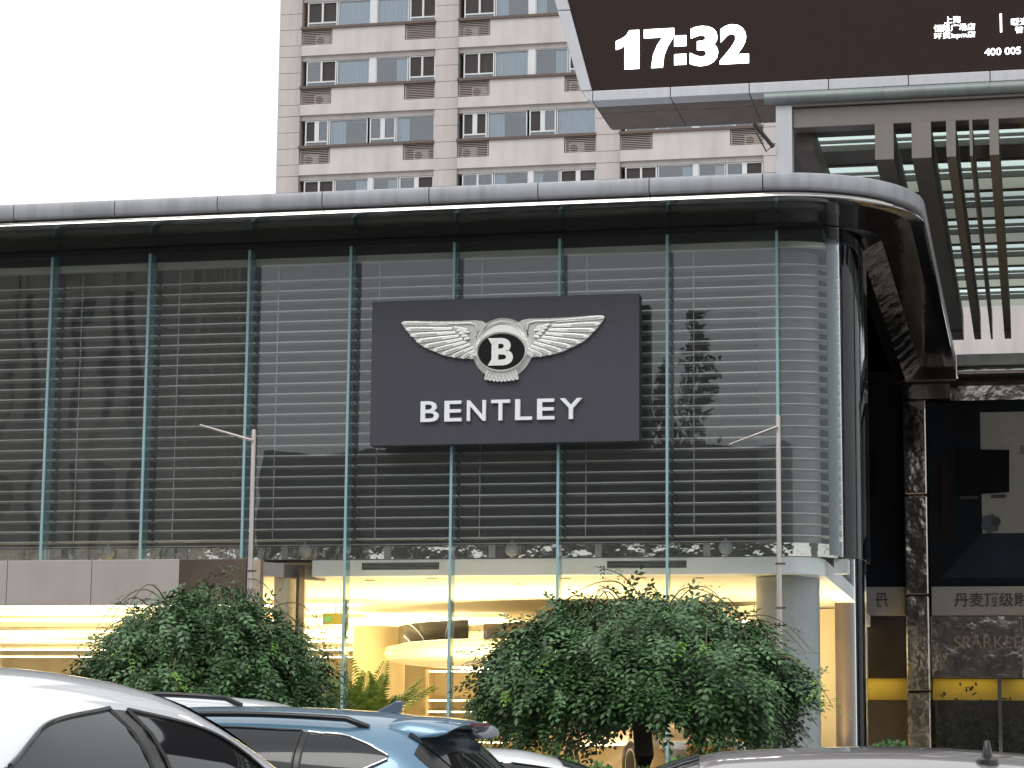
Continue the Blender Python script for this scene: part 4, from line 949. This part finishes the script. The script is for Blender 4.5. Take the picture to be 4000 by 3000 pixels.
class Car:
    def __init__(s, name, label, loc, yaw, prof, W, belt, body, wins, ws, rw, group=None, tumble=.16, wheel=(.34, -1.32, 1.38), trim=None, rails=None, sill=.24, crown=4.0):
        s.prof, s.W, s.belt, s.tumble, s.crown = prof, W, belt, tumble, crown
        s.x0, s.x1 = prof[0][0], prof[-1][0]; L_ = s.x1 - s.x0; s.mid = (s.x0 + s.x1) / 2; s.hl = L_ / 2
        s.t = t = bpy.data.objects.new(name, None); COL.objects.link(t); t.location = loc; t.rotation_euler = (0, 0, yaw); t.empty_display_size = .3
        t['label'] = label; t['category'] = 'car'; WL[t.name] = (0, 0, 0)
        if group: t['group'] = group
        nx, na = 72, 14
        b_ = MB()
        def ring(x):
            pts = []; zb = s.zb(x); Y = s.yb(x)
            low = [(Y * .93, sill), (Y * .985, sill + .10), (Y * 1.0, sill + .3), (Y * 1.012, (zb + sill + .3) * .5 + .05), (Y * 1.006, zb - .04)]
            up = [s.sec(x, PI / 2 * k / na) for k in range(na + 1)]
            half = low + up
            return [(x, y, z) for y, z in half] + [(x, -y, z) for y, z in half[-2::-1]]
        rings = [ring(s.x0 + L_ * (.5 - .5 * math.cos(PI * i / nx)) if True else 0) for i in range(nx + 1)]
        m_ = len(rings[0]); vs_ = [p for r_ in rings for p in r_]
        fs_ = [(i * m_ + j, i * m_ + j + 1, (i + 1) * m_ + j + 1, (i + 1) * m_ + j) for i in range(nx) for j in range(m_ - 1)]
        fs_ += [(i * m_ + m_ - 1, i * m_, (i + 1) * m_, (i + 1) * m_ + m_ - 1) for i in range(nx)]
        fs_ += [tuple(range(m_)), tuple(range(nx * m_, nx * m_ + m_))[::-1]]
        b_.add(vs_, fs_); s.body = b_.build('body', body, t, smooth=50)
        trim = trim or CARTRIM
        his = sorted({round(p[0], 3): p for wn in wins for p in wn[3]}.values()); los = sorted({round(p[0], 3): p for wn in wins for p in wn[2]}.values())
        xa_, xb_ = wins[0][0], wins[-1][1]
        for sgn in (1, -1):
            g = MB(); g.grid(lambda u, v: s.side(xa_ + (xb_ - xa_) * u, interp(los, xa_ + (xb_ - xa_) * u) * (1 - v) + interp(his, xa_ + (xb_ - xa_) * u) * v, .003, sgn), 40, 8, flip=sgn < 0); g.build('pillar_trim', CARTRIM, t, smooth='all')
            for wn in wins:
                x0, x1, lo, hi = wn[:4]
                g = MB(); g.grid(lambda u, v: s.side(x0 + (x1 - x0) * u, interp(lo, x0 + (x1 - x0) * u) * (1 - v) + interp(hi, x0 + (x1 - x0) * u) * v, .006, sgn), 20, 8, flip=sgn < 0)
                wo_ = g.build('side_window', wn[5] if len(wn) > 5 else CARGL, t, smooth='all')
                q = [s.side(x0 + (x1 - x0) * u / 20, interp(hi, x0 + (x1 - x0) * u / 20), .008, sgn) for u in range(21)]
                MB().tube(q, .009, 6).build('window_trim', wn[4] if len(wn) > 4 and wn[4] else trim, wo_, smooth=60)
                q = [s.side(x0 + (x1 - x0) * u / 20, interp(lo, x0 + (x1 - x0) * u / 20), .008, sgn) for u in range(21)]
                MB().tube(q, .009, 6).build('window_trim', wn[4] if len(wn) > 4 and wn[4] else trim, wo_, smooth=60)
                for xe in (x0, x1):
                    za, zb_ = interp(lo, xe), interp(hi, xe)
                    if zb_ - za > .03: MB().tube([s.side(xe, za + (zb_ - za) * k / 6, .007, sgn) for k in range(7)], .008, 6).build('window_trim', trim, wo_, smooth=60)
            r_, xr, xf = wheel
            for xw in (xr, xf):
                Y = s.yb(xw); MB().lathe([(r_ + .05, sgn * (Y - .22)), (r_ + .05, sgn * (Y + .012)), (r_ + .035, sgn * (Y + .014))], (xw, 0, r_), 'y', 32).build('wheel_arch', CARTRIM, t)
                wl = MB().lathe([(r_ * .62, sgn * (Y - .2)), (r_ - .02, sgn * (Y - .19)), (r_, sgn * (Y - .12)), (r_, sgn * (Y - .03)), (r_ - .02, sgn * (Y + .016)), (r_ * .68, sgn * (Y + .020))], (xw, 0, r_), 'y', 32).build('wheel', TYRE, t, smooth=30)
                rm = MB(); rm.lathe([(r_ * .66, sgn * (Y + .0)), (r_ * .66, sgn * (Y + .021)), (r_ * .58, sgn * (Y + .022)), (r_ * .56, sgn * (Y + .004))], (xw, 0, r_), 'y', 28)
                for k in range(5):
                    a = 2 * PI * k / 5; c_, s_ = math.cos(a), math.sin(a); w2 = .035
                    rm.add([(xw + c_ * .04 - s_ * w2, sgn * (Y + .018), r_ + s_ * .04 + c_ * w2), (xw + c_ * .04 + s_ * w2, sgn * (Y + .018), r_ + s_ * .04 - c_ * w2), (xw + c_ * r_ * .6 + s_ * w2 * .7, sgn * (Y + .020), r_ + s_ * r_ * .6 - c_ * w2 * .7), (xw + c_ * r_ * .6 - s_ * w2 * .7, sgn * (Y + .020), r_ + s_ * r_ * .6 + c_ * w2 * .7)], [(0, 1, 2, 3)])
                rm.build('rim', RIM, wl)
            Yr = s.yb(s.x0 + .12)
            MB().box(s.x0 - .01, s.x0 + .16, min(sgn * Yr * .55, sgn * Yr * 1.01), max(sgn * Yr * .55, sgn * Yr * 1.01), s.zb(s.x0 + .1) - .2, s.zb(s.x0 + .1) - .06).build('tail_light', TAIL, t, bevel=.02)
            Yf = s.yb(s.x1 - .12)
            MB().box(s.x1 - .2, s.x1 + .008, min(sgn * Yf * .5, sgn * Yf * 1.005), max(sgn * Yf * .5, sgn * Yf * 1.005), .58, .70).build('headlight', HEAD, t, bevel=.02)
            xm = ws[0] - .15
            mi_ = MB(); a = s.side(xm, belt + .06, 0, sgn); mi_.box(xm - .06, xm + .06, min(a[1], a[1] + sgn * .2), max(a[1], a[1] + sgn * .2), belt + .02, belt + .15); mi_.build('door_mirror', body, t, bevel=.03)
            if rails:
                xa, xb, mt_ = rails[:3]; q = [s.roofpt(xa + (xb - xa) * k / 12, sgn * rails[3] * s.yb(xa), .045 if 0 < k < 12 else .0) for k in range(13)]
                rl = MB().tube(q, .02, 8).build('roof_rail', mt_, t, smooth=60)
        for nm, (xa, xb, wfr) in (('windscreen', ws), ('rear_window', rw)):
            g = MB(); g.grid(lambda u, v: s.roofpt(xa + (xb - xa) * u, (v * 2 - 1) * wfr * s.yb(xa + (xb - xa) * u), .008), 14, 14); g.build(nm, CARGL, t, smooth='all')
    def zb(s, x): return min(s.belt, interp(s.prof, x) - .06)
    def yb(s, x): return s.W * (1 - .22 * abs((x - s.mid) / s.hl) ** 5)
    def sec(s, x, ph):
        zb = s.zb(x); h = interp(s.prof, x) - zb; q = math.sin(ph) ** (2 / s.crown)
        return (s.yb(x) * (1 - s.tumble * q) * math.cos(ph) ** .9 if ph < PI / 2 - 1e-6 else 0.0), zb + h * q
    def yz(s, x, z):
        zb = s.zb(x); h = interp(s.prof, x) - zb; q = max(0., min(.999, (z - zb) / h)); ph = math.asin(q ** (s.crown / 2)); return s.yb(x) * (1 - s.tumble * q) * math.cos(ph) ** .9
    def side(s, x, z, off, sgn):
        y = s.yz(x, z); return (x, sgn * (y + off), z + off * .4)
    def roofpt(s, x, y, off):
        def Z(x_, y_):
            lo, hi = 0.0, PI / 2
            for _ in range(24):
                m = (lo + hi) / 2
                if s.sec(x_, m)[0] > abs(y_): lo = m
                else: hi = m
            return s.sec(x_, (lo + hi) / 2)[1]
        z = Z(x, y); e = .02; nx_ = -(Z(x + e, y) - Z(x - e, y)) / (2 * e); ny = -(Z(x, y + e) - Z(x, y - e)) / (2 * e)
        n = Vector((nx_, ny, 1)).normalized(); return (x + n.x * off, y + n.y * off, z + n.z * off)

# white crossover, front left, seen from its rear quarter
white = Car('parked_car', 'glossy white car with arched roof and dark side windows, nearest at lower left', (-3.68, 7.80, 0), R(83),
    [(-2.3, .95), (-2.2, 1.08), (-1.75, 1.30), (-1.2, 1.50), (-.6, 1.61), (0, 1.64), (.45, 1.625), (.9, 1.50), (1.35, 1.25), (1.55, 1.10), (2.1, .95), (2.35, .72)], .93, 1.0, paint('white_paint', (.78, .79, .82)),
    [(-1.46, -1.02, [(-1.46, 1.06), (-1.02, 1.03)], [(-1.46, 1.075), (-1.25, 1.18), (-1.02, 1.29)]), (-.99, -.15, [(-.99, 1.03), (-.15, 1.01)], [(-.99, 1.30), (-.6, 1.435), (-.15, 1.488)]), (-.03, .95, [(-.03, 1.01), (.95, 1.0)], [(-.03, 1.485), (.4, 1.43), (.7, 1.31), (.95, 1.13)])],
    (1.50, .62, .70), (-2.1, -1.35, .62), tumble=.18)
# blue SUV, rear quarter
BLUE = paint('blue_paint', (.105, .215, .32), .35)
suv = Car('parked_car', 'metallic blue SUV with roof spoiler and chrome-edged rear quarter window', (-5.50, 15.6, 0), R(176),
    [(-2.22, .92), (-2.18, 1.02), (-2.02, 1.20), (-1.72, 1.50), (-1.58, 1.585), (-1.2, 1.63), (-.4, 1.66), (.2, 1.65), (.6, 1.58), (1.0, 1.36), (1.35, 1.12), (1.5, 1.06), (2.05, .96), (2.25, .75)], .93, 1.03, BLUE,
    [(-1.55, -.98, [(-1.55, 1.315), (-1.3, 1.20), (-.98, 1.10)], [(-1.55, 1.335), (-1.40, 1.41), (-1.2, 1.465), (-.98, 1.48)], BRIGHT), (-.93, .0, [(-.93, 1.10), (.0, 1.06)], [(-.93, 1.49), (-.4, 1.51), (.0, 1.52)]), (.10, 1.02, [(.10, 1.06), (1.02, 1.05)], [(.10, 1.52), (.5, 1.47), (.8, 1.30), (1.02, 1.12)])],
    (1.45, .72, .72), (-2.08, -1.62, .70), rails=(-1.35, .45, CARTRIM, .66), tumble=.15)
for sgn in (1, -1):
    g = MB(); g.grid(lambda u, v: suv.side(-2.02 + .32 * u, (1.10 + .25 * u) * (1 - v) + (1.19 + .29 * u) * v, .005, sgn), 8, 4, flip=sgn < 0); g.build('rear_pillar_trim', CARTRIM, suv.t, smooth='all')
sp = MB(); spr = [(-1.46, 1.600), (-1.62, 1.612), (-1.80, 1.600), (-1.98, 1.572), (-2.005, 1.558), (-1.99, 1.546), (-1.90, 1.528), (-1.66, 1.515), (-1.55, 1.53)]
NSP = 28; vs_ = []
for q in range(NSP + 1):
    v = q / NSP * 2 - 1; dr = .055 * abs(v) ** 3.5; sh_ = 1 - .10 * abs(v) ** 4
    vs_ += [(-1.5 + (x + 1.5) * sh_ * .82, v * .57, z - .012 - dr) for x, z in spr]
m_ = len(spr)
sp.add(vs_, [(q * m_ + a, q * m_ + (a + 1) % m_, (q + 1) * m_ + (a + 1) % m_, (q + 1) * m_ + a) for q in range(NSP) for a in range(m_)] + [tuple(range(m_)), tuple(range(NSP * m_, NSP * m_ + m_))[::-1]])
spo = sp.build('rear_spoiler', BLUE, suv.t, smooth=75)
MB().box(-1.918, -1.895, -.2, .2, 1.536, 1.552).build('brake_light', TAIL, spo)
MB().prism([(-1.36, 1.62), (-1.18, 1.625), (-1.33, 1.70), (-1.37, 1.70)], 'y', -.02, .02).build('antenna_fin', mat('fin_blue_grey', (.12, .16, .22), .35, .3, coat=.5), suv.t, bevel=.008)
# grey car, lower right, roof with stub antenna
grey = Car('parked_car', 'silver grey car with a stubby roof antenna at the lower right', (-.50, 9.8, 0), R(188),
    [(-2.2, .85), (-2.05, 1.0), (-1.4, 1.10), (-.85, 1.30), (-.45, 1.375), (.1, 1.40), (.75, 1.375), (1.10, 1.27), (1.6, 1.03), (1.75, .98), (2.3, .85), (2.5, .65)], .89, .95, paint('silver_grey_paint', (.30, .275, .28), .5),
    [(-1.1, -.35, [(-1.1, 1.03), (-.35, 1.0)], [(-1.1, 1.06), (-.7, 1.22), (-.35, 1.28)]), (-.27, 1.15, [(-.27, .99), (1.15, .97)], [(-.27, 1.28), (.4, 1.28), (.8, 1.21), (1.15, 1.06)])],
    (1.65, .85, .70), (-1.3, -.72, .66), tumble=.14)
gp = grey.roofpt(-.24, .50, 0)
a = MB().lathe([(.050, -.03), (.044, .008), (.030, .016), (.021, .020), (.011, .078), (.006, .084)], gp, 'z', 14).build('roof_antenna', CARTRIM, grey.t, smooth=40)
# white SUV roof behind the blue one
wr = Car('parked_car', 'white car with black roof rails half hidden behind the blue SUV', (-6.95, 17.1, 0), R(188),
    [(-2.25, .95), (-2.1, 1.2), (-1.75, 1.58), (-1.3, 1.735), (-.5, 1.785), (.2, 1.765), (.6, 1.68), (1.0, 1.40), (1.4, 1.15), (2.05, 1.0), (2.3, .75)], .93, 1.06, MATS['white_paint'],
    [(-1.6, -.6, [(-1.6, 1.12), (-.6, 1.1)], [(-1.6, 1.4), (-.6, 1.55)]), (-.55, .9, [(-.55, 1.1), (.9, 1.08)], [(-.55, 1.55), (.4, 1.5), (.9, 1.2)])], (1.45, .7, .72), (-2.1, -1.75, .7), rails=(-1.2, .3, CARTRIM, .5))
# small white sedan right of the SUV
ws_ = Car('parked_car', 'small white sedan peeking out between the blue SUV and the hedge', (-4.50, 18.1, 0), R(200),
    [(-2.15, .85), (-2.0, .98), (-1.55, 1.06), (-1.0, 1.30), (-.5, 1.40), (.1, 1.41), (.5, 1.35), (1.2, 1.02), (1.4, .97), (2.0, .85), (2.2, .65)], .87, .95, MATS['white_paint'],
    [(-1.25, -.45, [(-1.25, 1.03), (-.45, 1.0)], [(-1.25, 1.07), (-.8, 1.24), (-.45, 1.29)]), (-.38, .85, [(-.38, .99), (.85, .97)], [(-.38, 1.29), (.3, 1.27), (.85, 1.08)])], (1.3, .52, .7), (-1.5, -.85, .66))
# tan car on the plaza behind the right tree
tan = Car('parked_car', 'beige car on show behind the glass, half hidden by the right weeping tree', (-5.7, 36.6, PZ + .02), R(-62),
    [(-2.4, .9), (-2.2, 1.05), (-1.7, 1.15), (-1.1, 1.38), (-.5, 1.48), (.2, 1.48), (.6, 1.40), (1.3, 1.10), (1.5, 1.05), (2.2, .92), (2.45, .7)], .95, 1.0, paint('beige_paint', (.30, .235, .18), .5),
    [(-1.4, -.4, [(-1.4, 1.1), (-.4, 1.06)], [(-1.4, 1.14), (-.9, 1.32), (-.4, 1.36)]), (-.32, .95, [(-.32, 1.05), (.95, 1.03)], [(-.32, 1.36), (.4, 1.33), (.95, 1.13)])], (1.4, .62, .7), (-1.6, -.95, .66), wheel=(.36, -1.45, 1.5))

# ------------------------------------------------------------------ the other side of the street (seen mirrored in the showroom glass)
OB = mat('street_stone', (.68, .64, .58), .8, var=.08, scale=.4, streak=.1); OD = mat('street_dark_front', (.16, .14, .12), .8, var=.15, scale=.5); OG = mat('street_window', (.03, .034, .04), .15, var=.2, spec=.8)
def office(name, label, x0, x1, y1, ht, ww, pw, fh, nd, OB=OB):
    t = thing(name, label, 'building', ((x0 + x1) / 2, y1, 0))
    box('wall', OB, x0, x1, y1 - 10, y1 - .4, 0, ht, t)
    nx = int((x1 - x0) / (ww + pw)); pier = MB().box(0, pw, -.4, 0, 0, ht).mesh('pier', OB); wnm = MB().box(0, ww, -.38, -.32, .9, fh - .5).mesh('window', OG); bnd = MB().box(0, x1 - x0, -.395, -.15, fh - .45, fh).mesh('band', OB)
    for i in range(nx + 1): link('pier', pier, t, (x0 + i * (ww + pw), y1, 0), world=True)
    for j in range(int(ht / fh)):
        link('band', bnd, t, (x0, y1, j * fh), world=True)
        for i in range(nx):
            if j < nd: link('window', wnm, t, (x0 + pw + i * (ww + pw), y1, j * fh), world=True)
    return t
office('office_building', 'stone office block with wide piers across the street, mirrored at the left of the glass', -62, -39.2, -18, 30, 2.6, 1.5, 4.0, 9)
office('finned_building', 'stone block with close vertical fins across the street, mirrored in the left louvre bays', -39.0, -33.0, -22, 34, .5, .55, 6.5, 9)
fb_ = [o for o in COL.objects if o.name == 'finned_building'][0]
sf_ = MB().box(0, .5, 0, .3, 0, 34).mesh('side_fin', OB)
for k in range(9): link('side_fin', sf_, fb_, (-33.0, -23.5 - 1.05 * k, 0), world=True)
office('low_building', 'low dark fronted row across the street, mirrored low in the glass', -29.3, 10, -24, 13.0, 3.2, .8, 4.2, 3, OD)
POP = mat('poplar_leaf', (.05, .085, .035), .6, island=.4)
for i, (x, y, h, wd) in enumerate(((-12.9, -19, 15.0, 1.5), (-11.6, -20, 17.2, 1.6), (-7.6, -19, 14.0, 1.2), (-5.2, -18.5, 15.0, 1.5), (-24.6, -20, 10.5, 1.6), (-27, -19, 9.5, 1.4), (-14.8, -18, 11.0, 1.4))):
    t = thing('poplar_tree', ['tall slim poplar mirrored right of the sign board', 'tallest poplar mirrored right of the sign board', 'slim poplar mirrored between the right bays', 'poplar mirrored at the rounded glass corner', 'small tree mirrored left of the sign board', 'lowest tree mirrored in the fourth bay', 'short poplar mirrored beside the sign edge'][i], 'tree', (x, y, 0), 'street trees across the road')
    MB().tube([(x, y, 0), (x, y, h * .9)], [.2, .04], 8).build('trunk', BARK, t)
    def pp(g, x=x, y=y, h=h, wd=wd):
        u = g.random() ** .8; z = 2.2 + (h - 2.2) * u; a = g.uniform(0, 2 * PI); r_ = wd * (math.sin(PI * min(1, .12 + u * .88)) ** .8) * (.75 + .7 * mnoise.noise(Vector((math.cos(a) * 1.2 + i * 3, math.sin(a) * 1.2, z * .55)))) * g.uniform(.25, 1) ** .7; return (x + r_ * math.cos(a), y + r_ * math.sin(a), z)
    leaf_mass('crown', pp, 2200, 60 + i, POP, t, .27, kind='stuff')
